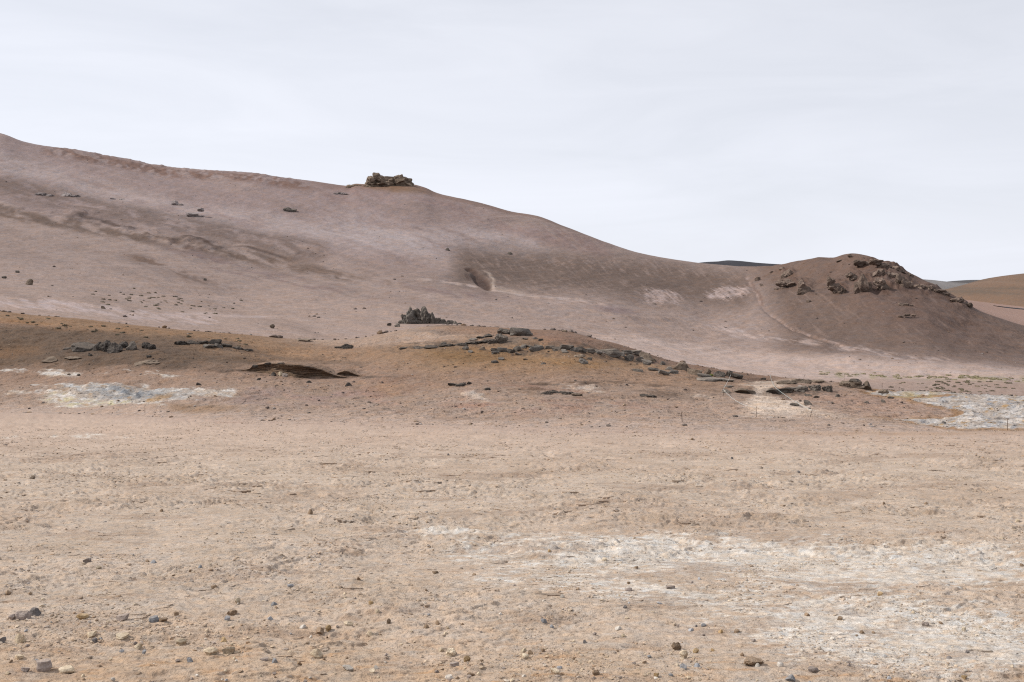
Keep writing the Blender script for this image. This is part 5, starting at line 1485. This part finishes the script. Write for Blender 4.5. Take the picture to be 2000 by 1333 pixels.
tuft('moss_cushion', 1388, 731.5, 9, 6, 'moss', 'bright green moss cushion beside the small upturned slab', 'moss', lo=i_foot)
tuft('moss_cushion', 1396, 732, 9, 4, 'moss', 'bright green moss cushion beside the craggy dark rock', 'moss', lo=i_foot)
tuft('moss_cushion', 1388, 737, 9, 3, 'moss', 'thin green moss fringe at the pale slab edge', 'moss', lo=i_foot)
rr_ = random.Random(5)
for i in range(62):
    t = rr_.random()
    px = 195 + t * 240 + rr_.gauss(0, 22); py = 576 + t * 30 + rr_.gauss(0, 9)
    w = rr_.uniform(4, 9)
    tuft('grass_tuft', px, py, w, w * 0.42, 'dry', 'dark olive tuft scattered on the lower left hillside', 'grass tuft', 'dark tufts on the lower left hillside')
for i in range(78):
    px = rr_.uniform(1840, 2010) - abs(rr_.gauss(0, 60)); py = rr_.uniform(744, 767)
    w = rr_.uniform(5, 11)
    tuft('grass_tuft', px, py, w, w * 0.4, 'dry', 'dark tuft on the brown flat behind the right white crust', 'grass tuft', 'dark tufts behind the right white crust')
for i in range(84):
    px = rr_.uniform(1590, 2010); py = 728 + (px - 1560) * 0.03 + rr_.gauss(0, 2.2)
    w = rr_.uniform(6, 13)
    tuft('grass_tuft', px, py, w, w * 0.35, 'green', 'yellowish green tuft in the strip of vegetation at the knoll foot', 'grass tuft', 'yellowish tufts at the knoll foot')
for i in range(40):
    px = rr_.uniform(0, 480); py = float(np.interp(px, PXS, mound_row)) + rr_.uniform(3, 22)
    w = rr_.uniform(5, 11)
    tuft('grass_tuft', px, py, w, w * 0.36, 'dry', 'olive tuft along the orange brow of the left rise', 'grass tuft', 'tufts along the left brow', lo=i_foot)

# ------------------------------------------------------------------ stones lying on the flat in front
ST = [
    (169, 1096, 15, 10, B_, 'mauve', 'squarish grey-mauve stone standing alone on the left of the flat'),
    (41, 1204, 28, 14, B_, 'mauve', 'largest mauve stone at the left edge'),
    (23, 1206, 15, 10, B_, 'mauve', 'small mauve chunk broken off the largest mauve stone'),
    (64, 1196, 24, 14, B_, 'black', 'dark grey rough stone right of the largest mauve stone'),
    (158, 1206, 24, 9, 'slab', 'ochre', 'yellow ochre flat stone on the left'),
    (236, 1207, 25, 11, 'slab', 'mauve', 'grey-brown flat stone right of the ochre one'),
    (299, 1211, 20, 9, 'slab', 'slate', 'slate-coloured flat stone, left of a brown flake'),
    (317, 1212, 16, 6, 'slab', 'rust', 'brown flake touching the slate-coloured stone'),
    (37, 1248, 21, 17, B_, 'cream', 'pale blocky stone near the left edge'),
    (4, 1250, 12, 10, B_, 'black', 'dark stone cut by the left edge'),
    (175, 1240, 20, 10, 'slab', 'cream', 'cream stone with a dark underside'),
    (184, 1252, 12, 9, 'pebble', 'black', 'dark pebble below the cream stone with a dark underside'),
    (235, 1245, 26, 8, 'slab', 'cream', 'long flat pale stone left of centre-left gravel'),
    (82, 1303, 30, 18, 'slab', 'mauve', 'large mauve slab near the lower left corner'),
    (49, 1309, 17, 8, 'slab', 'mauve', 'small mauve slab left of the large one in the lower left corner'),
    (129, 1311, 30, 9, 'slab', 'cream', 'cream flat stone right of the large mauve slab'),
    (35, 1285, 18, 8, 'slab', 'cream', 'whitish flat stone above the large mauve slab'),
    (445, 1271, 24, 13, B_, 'cream', 'domed cream stone in the gravel left of centre'),
    (410, 1274, 28, 12, B_, 'cream', 'cracked cream stone left of the domed one'),
    (352, 1255, 21, 11, B_, 'cream', 'cream stone up and left of the cracked one'),
    (436, 1251, 11, 10, B_, 'ochre', 'ochre stone above the domed cream stone'),
    (370, 1290, 11, 9, B_, 'slate', 'blue-grey cube-like stone below the cream stones'),
    (269, 1263, 15, 9, B_, 'cream', 'tan stone between the blue-grey pebbles'),
    (281, 1274, 8, 7, 'pebble', 'slate', 'blue-grey pebble right of a tan stone'),
    (237, 1272, 9, 5, 'pebble', 'slate', 'flat blue-grey pebble left of a tan stone'),
    (344, 1199, 9, 7, 'pebble', 'rust', 'rust-brown pebble above the slate-coloured stone'),
    (450, 1197, 23, 9, L_, 'rust', 'dark brown crumbly clod with pale chips'),
    (443, 1208, 12, 8, 'pebble', 'slate', 'grey pebble below the dark brown crumbly clod'),
    (464, 1174, 10, 11, B_, 'cream', 'upright tan stone above the crumbly clod'),
    (417, 1147, 12, 6, 'pebble', 'rust', 'small dark brown pebble above the upright tan stone'),
    (14, 1158, 13, 8, 'pebble', 'rust', 'brown pebble close to the left edge'),
    (58, 1159, 9, 5, 'pebble', 'rust', 'flat brown pebble right of the one by the left edge'),
    (299, 1098, 13, 6, 'pebble', 'slate', 'grey flat pebble leading the upper gravel strip'),
    (287, 1096, 9, 4, 'pebble', 'rust', 'brown flat pebble left of the grey one in the upper gravel strip'),
    (371, 1115, 8, 5, 'pebble', 'rust', 'rust pebble at the right of the upper gravel strip'),
    (390, 1107, 9, 5, 'pebble', 'slate', 'blue-grey pebble above the rust one in the upper gravel strip'),
    (192, 1109, 10, 5, 'pebble', 'cream', 'pale pebble below the squarish mauve stone'),
    (62, 933, 10, 6, 'pebble', 'brown', 'brown stone far out on the left of the flat'),
    (315, 997, 7, 5, 'pebble', 'rust', 'small rust stone far out left of the round brown one'),
    (605, 1000, 11, 9, 'pebble', 'rust', 'round rust-brown stone alone on the middle flat'),
    (876, 888, 6, 4, 'pebble', 'black', 'tiny dark stone far out in the middle of the flat'),
    (625, 1233, 18, 12, L_, 'rust', 'dark brown rough stone beside an ochre one'),
    (641, 1228, 11, 11, B_, 'ochre', 'ochre knob stone right of the dark brown rough stone'),
    (616, 1276, 24, 13, B_, 'cream', 'rounded cream stone in the lower middle'),
    (584, 1295, 11, 7, 'pebble', 'rust', 'brown pebble below left of the rounded cream stone'),
    (536, 1291, 11, 8, 'pebble', 'slate', 'grey pebble left of the brown one in the lower middle'),
    (515, 1289, 16, 5, 'slab', 'mauve', 'flat mauve chip left of the grey pebble in the lower middle'),
    (759, 1214, 8, 8, 'pebble', 'rust', 'small upright olive-brown stone in the middle'),
    (737, 1194, 9, 7, 'pebble', 'cream', 'pale pebble above the small upright olive-brown stone'),
    (850, 1119, 13, 5, 'pebble', 'rust', 'dark brown pebble at the left end of the salt streak'),
    (926, 1123, 8, 5, 'pebble', 'rust', 'brown pebble on the salt streak right of the dark brown one'),
    (680, 1219, 17, 7, 'slab', 'cream', 'cream flat stone left of the upright olive-brown stone'),
    (832, 1224, 11, 6, 'pebble', 'rust', 'ochre-brown pebble right of the upright olive-brown stone'),
    (854, 1217, 10, 7, 'pebble', 'rust', 'reddish pebble up and right of the ochre-brown one'),
    (721, 1238, 15, 9, B_, 'cream', 'grey-cream stone below the cream flat one'),
    (591, 1225, 13, 6, 'pebble', 'white', 'whitish pebble left of the dark brown rough stone'),
    (680, 1307, 22, 8, 'slab', 'white', 'whitish flat stone near the bottom, left of centre'),
    (735, 1304, 9, 7, 'pebble', 'white', 'white pebble right of the whitish flat stone'),
    (727, 1311, 11, 7, 'pebble', 'cream', 'tan pebble under the white pebble near the bottom'),
    (877, 1324, 16, 6, 'slab', 'white', 'white chip close to the bottom edge'),
    (919, 1317, 15, 7, 'pebble', 'rust', 'brown stone right of the white chip by the bottom edge'),
    (887, 1299, 18, 7, 'slab', 'mauve', 'greyish slab with a shaded underside, lower middle'),
    (880, 1276, 22, 13, L_, 'cream', 'heap-like cream clod in the lower middle'),
    (862, 1270, 11, 7, 'pebble', 'cream', 'round cream pebble left of the heap-like clod'),
    (912, 1288, 13, 9, 'pebble', 'ochre', 'ochre pebble below right of the heap-like clod'),
    (534, 1180, 13, 7, 'pebble', 'slate', 'blue-grey pebble left of the central gravel patch'),
    (567, 1145, 12, 5, 'slab', 'slate', 'flat grey chip above the central gravel patch'),
    (527, 1208, 11, 6, 'pebble', 'slate', 'grey pebble below the blue-grey one left of the gravel patch'),
    (724, 1178, 10, 6, 'pebble', 'ochre', 'ochre pebble at the right end of the central gravel patch'),
    (700, 1130, 9, 6, 'pebble', 'rust', 'brown pebble above the right of the central gravel patch'),
    (1322, 1264, 19, 13, L_, 'rust', 'dark speckled stone above a cream block'),
    (1336, 1279, 16, 14, B_, 'cream', 'cream block below the dark speckled stone'),
    (1335, 1304, 13, 9, B_, 'slate', 'grey stone below the cream block'),
    (1362, 1300, 12, 6, 'pebble', 'slate', 'small grey stone right of the grey one below the cream block'),
    (1472, 1295, 38, 12, L_, 'rust', 'wide brown mud clod in the lower right middle'),
    (1480, 1300, 9, 7, 'pebble', 'white', 'white pebble in front of the wide brown mud clod'),
    (1360, 1272, 12, 7, 'pebble', 'ochre', 'tan pebble right of the dark speckled stone'),
    (1392, 1270, 8, 5, 'pebble', 'ochre', 'small ochre pebble further right of the dark speckled stone'),
    (1450, 1279, 8, 6, 'pebble', 'rust', 'small brown pebble above the wide brown mud clod'),
    (1062, 1213, 12, 7, 'pebble', 'slate', 'dark grey pebble in the middle, left of the flat one'),
    (1078, 1224, 8, 6, 'pebble', 'slate', 'grey pebble below right of the dark grey one in the middle'),
    (1350, 1231, 11, 5, 'pebble', 'slate', 'flat dark grey pebble right of the middle'),
    (1375, 1222, 10, 5, 'pebble', 'slate', 'light grey pebble up and right of the flat dark grey one'),
    (1360, 1223, 5, 4, 'pebble', 'black', 'tiny black pebble between two grey ones'),
    (1037, 1275, 11, 7, 'pebble', 'rust', 'brown pebble right of a cream one in the lower centre'),
    (1023, 1271, 11, 8, 'pebble', 'cream', 'cream pebble left of a brown one in the lower centre'),
    (1026, 1282, 15, 7, 'pebble', 'cream', 'tan stone under the cream pebble in the lower centre'),
    (1143, 1254, 8, 6, 'pebble', 'black', 'black pebble in the lower centre'),
    (1219, 1242, 12, 6, 'pebble', 'cream', 'tan pebble below the pale chips in the centre right'),
    (1208, 1228, 13, 6, 'pebble', 'white', 'pale chip above a tan pebble in the centre right'),
    (1439, 1233, 10, 6, 'pebble', 'rust', 'dark pebble at the left margin of the lower salt crust'),
    (1408, 1234, 9, 6, 'pebble', 'ochre', 'ochre pebble left of the dark one by the lower salt crust'),
    (1221, 1186, 8, 5, 'pebble', 'black', 'dark grey pebble below the narrow salt streak'),
    (1288, 1178, 11, 4, 'pebble', 'slate', 'flat grey pebble on the narrow salt streak'),
    (1164, 1315, 15, 9, L_, 'rust', 'dark crumbly clod at the bottom, right of centre'),
    (1283, 1320, 11, 8, 'pebble', 'ochre', 'ochre pebble at the bottom, right of the crumbly clod'),
    (1085, 1313, 18, 9, 'slab', 'cream', 'pale slab with faint edges at the bottom centre'),
    (1093, 1304, 10, 5, 'pebble', 'slate', 'small grey chip above the pale slab at the bottom centre'),
    (1545, 1326, 18, 11, B_, 'slate', 'grey stone cut off near the bottom right'),
    (1525, 1299, 12, 8, 'pebble', 'white', 'whitish pebble above the grey stone near the bottom right'),
    (1590, 1310, 20, 8, 'slab', 'mauve', 'crumbly flat stone right of the grey one near the bottom right'),
    (1737, 1325, 9, 6, 'pebble', 'slate', 'grey pebble near the bottom, far right'),
    (1885, 1324, 11, 7, 'pebble', 'ochre', 'ochre pebble near the bottom right corner'),
    (1685, 1235, 11, 6, 'pebble', 'rust', 'brown pebble on the lower salt crust'),
    (1577, 1201, 11, 6, 'pebble', 'rust', 'brown pebble at the upper margin of the lower salt crust'),
    (1641, 1208, 10, 6, 'pebble', 'rust', 'tan-brown pebble right of the one on the crust margin'),
    (1855, 1285, 10, 4, 'pebble', 'black', 'black flat pebble at the right of the lower salt crust'),
    (1889, 1273, 7, 4, 'pebble', 'black', 'tiny black pebble up and right of the black flat one'),
    (1838, 1217, 8, 5, 'pebble', 'rust', 'brown pebble in the dark gravel streak on the right'),
    (1809, 1220, 14, 7, L_, 'mauve', 'crumbly grey clod in the dark gravel streak on the right'),
    (1883, 1229, 8, 7, 'pebble', 'cream', 'cream pebble right of the dark gravel streak'),
    (1719, 1160, 11, 6, 'pebble', 'ochre', 'pinkish pebble among the tan crumbs between the salt crusts'),
    (1996, 1104, 9, 5, 'pebble', 'rust', 'brown pebble at the right edge on the upper salt crust'),
    (1809, 984, 6, 5, 'pebble', 'rust', 'brown stone far out on the right, right of its twin'),
    (1727, 983, 5, 4, 'pebble', 'rust', 'small brown stone far out on the right, left of its twin'),
    (1560, 922, 7, 4, 'pebble', 'black', 'dark stone far out right of the middle'),
    (1430, 895, 5, 4, 'pebble', 'black', 'tiny dark stone far out near the rope flat'),
    (1352, 858, 5, 4, 'pebble', 'rust', 'tiny rust stone just inside the flat edge'),
    (1988, 1017, 9, 5, 'pebble', 'cream', 'tan crumb far out at the right edge'),
    (1180, 1093, 10, 5, 'pebble', 'cream', 'tan crumb on the upper salt crust, left part'),
    (1073, 1076, 6, 5, 'pebble', 'ochre', 'ochre pebble on the upper salt crust, left end'),
    (1243, 1109, 9, 4, 'pebble', 'rust', 'brown flat pebble below the upper salt crust'),
    (1098, 1165, 9, 6, 'pebble', 'white', 'white pebble left under the narrow salt streak'),
    (1228, 1152, 14, 6, 'pebble', 'mauve', 'grey-brown flat stone just above the narrow salt streak'),
    (1310, 1148, 18, 4, 'slab', 'mauve', 'thin dark plate lifting above the narrow salt streak'),
]
for (px, py, w, h, kind, mat, label) in ST:
    rock('stone', px, py, w, h, kind, mat, label, 'stone', sink=0.32, depth=0.8)

# the lesser pebbles one can still pick out
PEB = [('cream', 'small tan pebble strewn on the sandy flat'), ('mauve', 'small grey-brown pebble strewn on the sandy flat'), ('rust', 'small rust-brown pebble strewn on the sandy flat'),
       ('slate', 'small blue-grey pebble strewn on the sandy flat'), ('white', 'small whitish pebble strewn on the sandy flat')]
for i in range(120):
    py = 1333 - 250 * rr_.random() ** 1.4
    px = rr_.uniform(0, 2000)
    if px > 1400 and rr_.random() < 0.5:
        px -= 1000
    mt, lb = rr_.choices(PEB, (5, 3, 3, 2, 2))[0]
    w = rr_.uniform(6, 11) * (0.5 + 0.4 * (py - 1083) / 250)
    rock('pebble', px, py, w, w * rr_.uniform(0.5, 0.75), 'pebble', mt, lb, 'pebble', mt + ' pebbles strewn on the flat', sink=0.2, depth=0.85)


# ------------------------------------------------------------------ gravel, rubble and scree that nobody could count
def litter(name, xs, ds, sizes, palette, weights, mat, label, flat=0.65, follow=0.0):
    r = np.random.default_rng(len(xs))
    n = len(xs)
    zs, soil = land_z(xs, ds)
    vb, fb = ICO[1]                                              # 42 vertices: thin it to an icosahedron
    g = (1 + 5 ** 0.5) / 2
    vb = np.array([(-1, g, 0), (1, g, 0), (-1, -g, 0), (1, -g, 0), (0, -1, g), (0, 1, g), (0, -1, -g), (0, 1, -g), (g, 0, -1), (g, 0, 1), (-g, 0, -1), (-g, 0, 1)], float) / math.sqrt(1 + g * g)
    fb = np.array([(0, 11, 5), (0, 5, 1), (0, 1, 7), (0, 7, 10), (0, 10, 11), (1, 5, 9), (5, 11, 4), (11, 10, 2), (10, 7, 6), (7, 1, 8), (3, 9, 4), (3, 4, 2), (3, 2, 6), (3, 6, 8), (3, 8, 9), (4, 9, 5), (2, 4, 11), (6, 2, 10), (8, 6, 7), (9, 8, 1)])
    V = vb[None] * (1 + r.normal(0, 0.22, (n, 12, 1)))
    V = V * np.stack([r.uniform(0.8, 1.4, n), r.uniform(0.7, 1.1, n), flat * r.uniform(0.5, 1.2, n)], -1)[:, None, :]
    an = r.uniform(0, 2 * np.pi, n); c_, s_ = np.cos(an)[:, None], np.sin(an)[:, None]
    V = np.stack([V[..., 0] * c_ - V[..., 1] * s_, V[..., 0] * s_ + V[..., 1] * c_, V[..., 2]], -1)
    V = V * (sizes * 0.5)[:, None, None]
    V += np.stack([xs, ds, zs + sizes * 0.10], -1)[:, None, :]
    Fc = fb[None] + (np.arange(n) * 12)[:, None, None]
    ci = r.choice(len(palette), n, p=np.array(weights) / sum(weights))
    C = np.array(palette)[ci] * r.uniform(0.75, 1.2, (n, 1))
    C = C * (1 - follow) + soil * r.uniform(0.8, 1.25, (n, 1)) * follow
    C = np.repeat(C[:, None, :], 12, 1).reshape(-1, 3)
    me = mesh_np(name, V.reshape(-1, 3), Fc.reshape(-1, 3), mat, False, C)
    return tag(link(name, me), label, None, None, 'stuff')


M_GRAVEL, t_, b_ = new_mat('mixed_gravel')
at_ = nd(t_, 'ShaderNodeAttribute', attribute_name='soil'); geo = nd(t_, 'ShaderNodeNewGeometry')
s_ = nd(t_, 'ShaderNodeVectorMath', operation='SCALE')
lk(t_, at_.outputs['Color'], s_.inputs[0]); lk(t_, remap(t_, noise_node(t_, geo.outputs['Position'], 60, 3), 0.3, 0.7, 0.8, 1.2), s_.inputs['Scale'])
lk(t_, s_.outputs[0], b_.inputs['Base Color'])

TAN, CREAM, GREY, BLUE, BROWN, DARK, RUST, WHITE = (0.36, 0.27, 0.19), (0.46, 0.37, 0.26), (0.26, 0.235, 0.22), (0.20, 0.205, 0.22), (0.16, 0.105, 0.065), (0.07, 0.055, 0.05), (0.27, 0.16, 0.08), (0.47, 0.43, 0.37)
g_ = np.random.default_rng(99)
gx, gd, gs = [], [], []
for (da, db, dens, smin, smax, pw) in [(6.3, 9.5, 620, 0.009, 0.045, 2.0), (9.5, 14, 300, 0.011, 0.055, 2.0), (14, 22, 150, 0.016, 0.065, 2.2), (22, 34, 60, 0.025, 0.09, 2.4), (34, 64, 26, 0.04, 0.12, 2.4)]:
    half = 0.62
    area = half * (db * db - da * da)
    n = int(area * dens)
    d_ = np.sqrt(g_.uniform(da * da, db * db, n)); x_ = g_.uniform(-half, half, n) * d_
    clump = fbm(x_ / 1.1, d_ / 1.6, 4, 121) + 0.25 * perlin(x_ / 5, d_ / 5, 122)
    px_ = x_ / d_ * F + CX; py_ = HY + (CAMH / d_ + SLOPE) * F
    clump = clump + 0.35 * (blob(px_, py_, 390, 1108, 150, 18, 5, 0.8) + blob(px_, py_, 620, 1140, 110, 22, 8, 0.8) + blob(px_, py_, 690, 1172, 70, 14, 0, 0.8) + blob(px_, py_, 120, 1230, 150, 60, 0, 0.8) + blob(px_, py_, 950, 1285, 120, 22, 0, 0.8) + blob(px_, py_, 480, 1265, 90, 25, 0, 0.8) + blob(px_, py_, 1715, 1163, 70, 12, 0, 0.8) + blob(px_, py_, 1830, 1215, 90, 14, 12, 0.8))
    keep = g_.random(n) < np.clip(0.07 + 1.5 * ss(0.06, 0.6, clump), 0, 1)
    u_ = g_.random(n)
    s_n = smin * (1 - u_ * (1 - (smin / smax) ** pw)) ** (-1 / pw)
    gx.append(x_[keep]); gd.append(d_[keep]); gs.append(s_n[keep])
litter('gravel', np.concatenate(gx), np.concatenate(gd), np.concatenate(gs), [TAN, CREAM, GREY, BLUE, BROWN, RUST, WHITE, DARK], [9, 6, 3.5, 0.7, 2.2, 1.4, 1.2, 0.5], M_GRAVEL, 'loose tan and grey gravel over the flat', follow=0.5)

# curled plates of dried crust: low lips that break the flat into streaks
def plates(name, xs, ds, sizes, mat, label):
    r = np.random.default_rng(77)
    n, q = len(xs), 16
    zs, soil = land_z(xs, ds)
    an = np.linspace(0, 2 * np.pi, q, endpoint=False)[None] + r.normal(0, 0.08, (n, q))
    rad = np.clip(1 + r.normal(0, 0.26, (n, q)), 0.45, 1.7)
    lx = np.cos(an) * rad * sizes[:, None] * r.uniform(0.5, 0.9, n)[:, None]
    ly = np.sin(an) * rad * sizes[:, None] * r.uniform(0.25, 0.5, n)[:, None]
    th = np.clip(sizes * r.uniform(0.035, 0.10, n), 0.004, 0.026)
    ro = r.normal(0, 0.45, n); c_, s_ = np.cos(ro)[:, None], np.sin(ro)[:, None]
    up = th[:, None] * np.clip(0.55 - 0.6 * ly / np.abs(ly).max(1, keepdims=True), -0.2, 1.2)
    up = up * np.clip(1.15 - (lx / np.abs(lx).max(1, keepdims=True)) ** 2 + r.normal(0, 0.22, lx.shape), 0.0, 1.4) - 0.002
    wx, wy = lx * c_ - ly * s_, lx * s_ + ly * c_
    top = np.stack([xs[:, None] + wx, ds[:, None] + wy, zs[:, None] + up], -1)
    bot = np.stack([xs[:, None] + wx * 0.93, ds[:, None] + wy * 0.93 + 0.004, np.broadcast_to(zs[:, None] - 0.05, wx.shape)], -1)
    mid = np.stack([xs, ds, zs + th * 0.62], -1)[:, None, :]
    V = np.concatenate([top, bot, mid], 1)
    k = np.arange(q); k2 = (k + 1) % q
    fb = np.concatenate([np.stack([k, k2, np.full(q, 2 * q)], -1), np.stack([k + q, k2, k], -1), np.stack([k + q, k2 + q, k2], -1)])
    Fc = fb[None] + (np.arange(n) * (2 * q + 1))[:, None, None]
    C = np.repeat((soil * r.uniform(0.85, 1.12, (n, 1)))[:, None, :], 2 * q + 1, 1).reshape(-1, 3)
    me = mesh_np(name, V.reshape(-1, 3), Fc.reshape(-1, 3), mat, False, C)
    return tag(link(name, me), label, None, None, 'stuff')


gx, gd, gs = [], [], []
for (da, db, dens, smin, smax) in [(6.3, 10, 46, 0.02, 0.12), (10, 16, 32, 0.03, 0.18), (16, 26, 18, 0.045, 0.24), (26, 44, 4.6, 0.08, 0.36)]:
    half = 0.62
    n = int(half * (db * db - da * da) * dens)
    d_ = np.sqrt(g_.uniform(da * da, db * db, n)); x_ = g_.uniform(-half, half, n) * d_
    cl = fbm(x_ / 2.5, d_ / 2.5, 4, 151)
    kp = g_.random(n) < 0.12 + 1.2 * ss(0.0, 0.45, cl)
    gx.append(x_[kp]); gd.append(d_[kp]); gs.append((smin * (smax / smin) ** (g_.random(n) ** 2.4))[kp])
plates('mud_crust', np.concatenate(gx), np.concatenate(gd), np.concatenate(gs), M_FLAT, 'thin curled plates of dried mud crust over the flat')

# rubble on the mound
px_ = g_.uniform(-60, 2060, 5200); py_ = g_.uniform(640, 835, 5200)
cl = fbm(px_ / 70, py_ / 18, 4, 131)
w_ = 0.12 + ss(0.0, 0.45, cl) + 0.9 * blob(px_, py_, 420, 680, 90, 12, 8, 0.7) + 0.8 * blob(px_, py_, 580, 750, 140, 12, 5, 0.8) + 0.8 * blob(px_, py_, 1080, 690, 200, 14, 4, 0.8) + 0.6 * blob(px_, py_, 1250, 715, 120, 14, 10, 0.8) + 0.5 * blob(px_, py_, 720, 790, 180, 18, 0, 0.8)
ok = g_.random(5200) < w_
pts = [at(a_, b_, i_foot, i_m) for a_, b_ in zip(px_[ok], py_[ok])]
xs_ = np.array([p.x for p in pts]); ds_ = np.array([p.y for p in pts])
sz = 0.06 * (1 - g_.random(len(pts)) * (1 - (0.06 / 0.30) ** 1.6)) ** (-1 / 1.6)
litter('rubble', xs_, ds_, sz, [DARK, (0.10, 0.085, 0.075), BROWN, GREY, TAN], [5, 4, 2, 2, 1], M_GRAVEL, 'scattered dark rubble on the rust mound', follow=0.12)
# scree on the hills
px_ = g_.uniform(-60, 2060, 5200); py_ = g_.uniform(300, 735, 5200)
cl = fbm(px_ / 120 - py_ / 60, py_ / 30, 4, 141)
w_ = 0.05 + 0.8 * ss(0.1, 0.5, cl) + 0.6 * blob(px_, py_, 880, 396, 120, 16, 12, 0.8) + 0.5 * blob(px_, py_, 1640, 545, 170, 40, 8, 0.8)
w_ = w_ + 0.7 * band(px_, py_, [(0, 362), (120, 384), (245, 418), (350, 440), (490, 470), (620, 492)], 16) + 0.6 * band(px_, py_, [(105, 300), (190, 313), (350, 342), (500, 354), (600, 368)], 8) + 0.3 * band(px_, py_, [(0, 411), (158, 438), (350, 482), (560, 512), (700, 545)], 10)
ok = (g_.random(5200) < w_) & (py_ > np.interp(px_, PXS, crest_row) + 5)
pts = [at(a_, b_, i_m) for a_, b_ in zip(px_[ok], py_[ok])]
xs_ = np.array([p.x for p in pts]); ds_ = np.array([p.y for p in pts])
sz = 0.24 * (1 - g_.random(len(pts)) * (1 - (0.24 / 1.3) ** 2.0)) ** (-1 / 2.0)
litter('scree', xs_, ds_, sz, [(0.08, 0.066, 0.06), (0.12, 0.10, 0.09), BROWN, GREY], [5, 4, 2, 1], M_GRAVEL, 'sparse dark scree over the hillsides', follow=0.25)
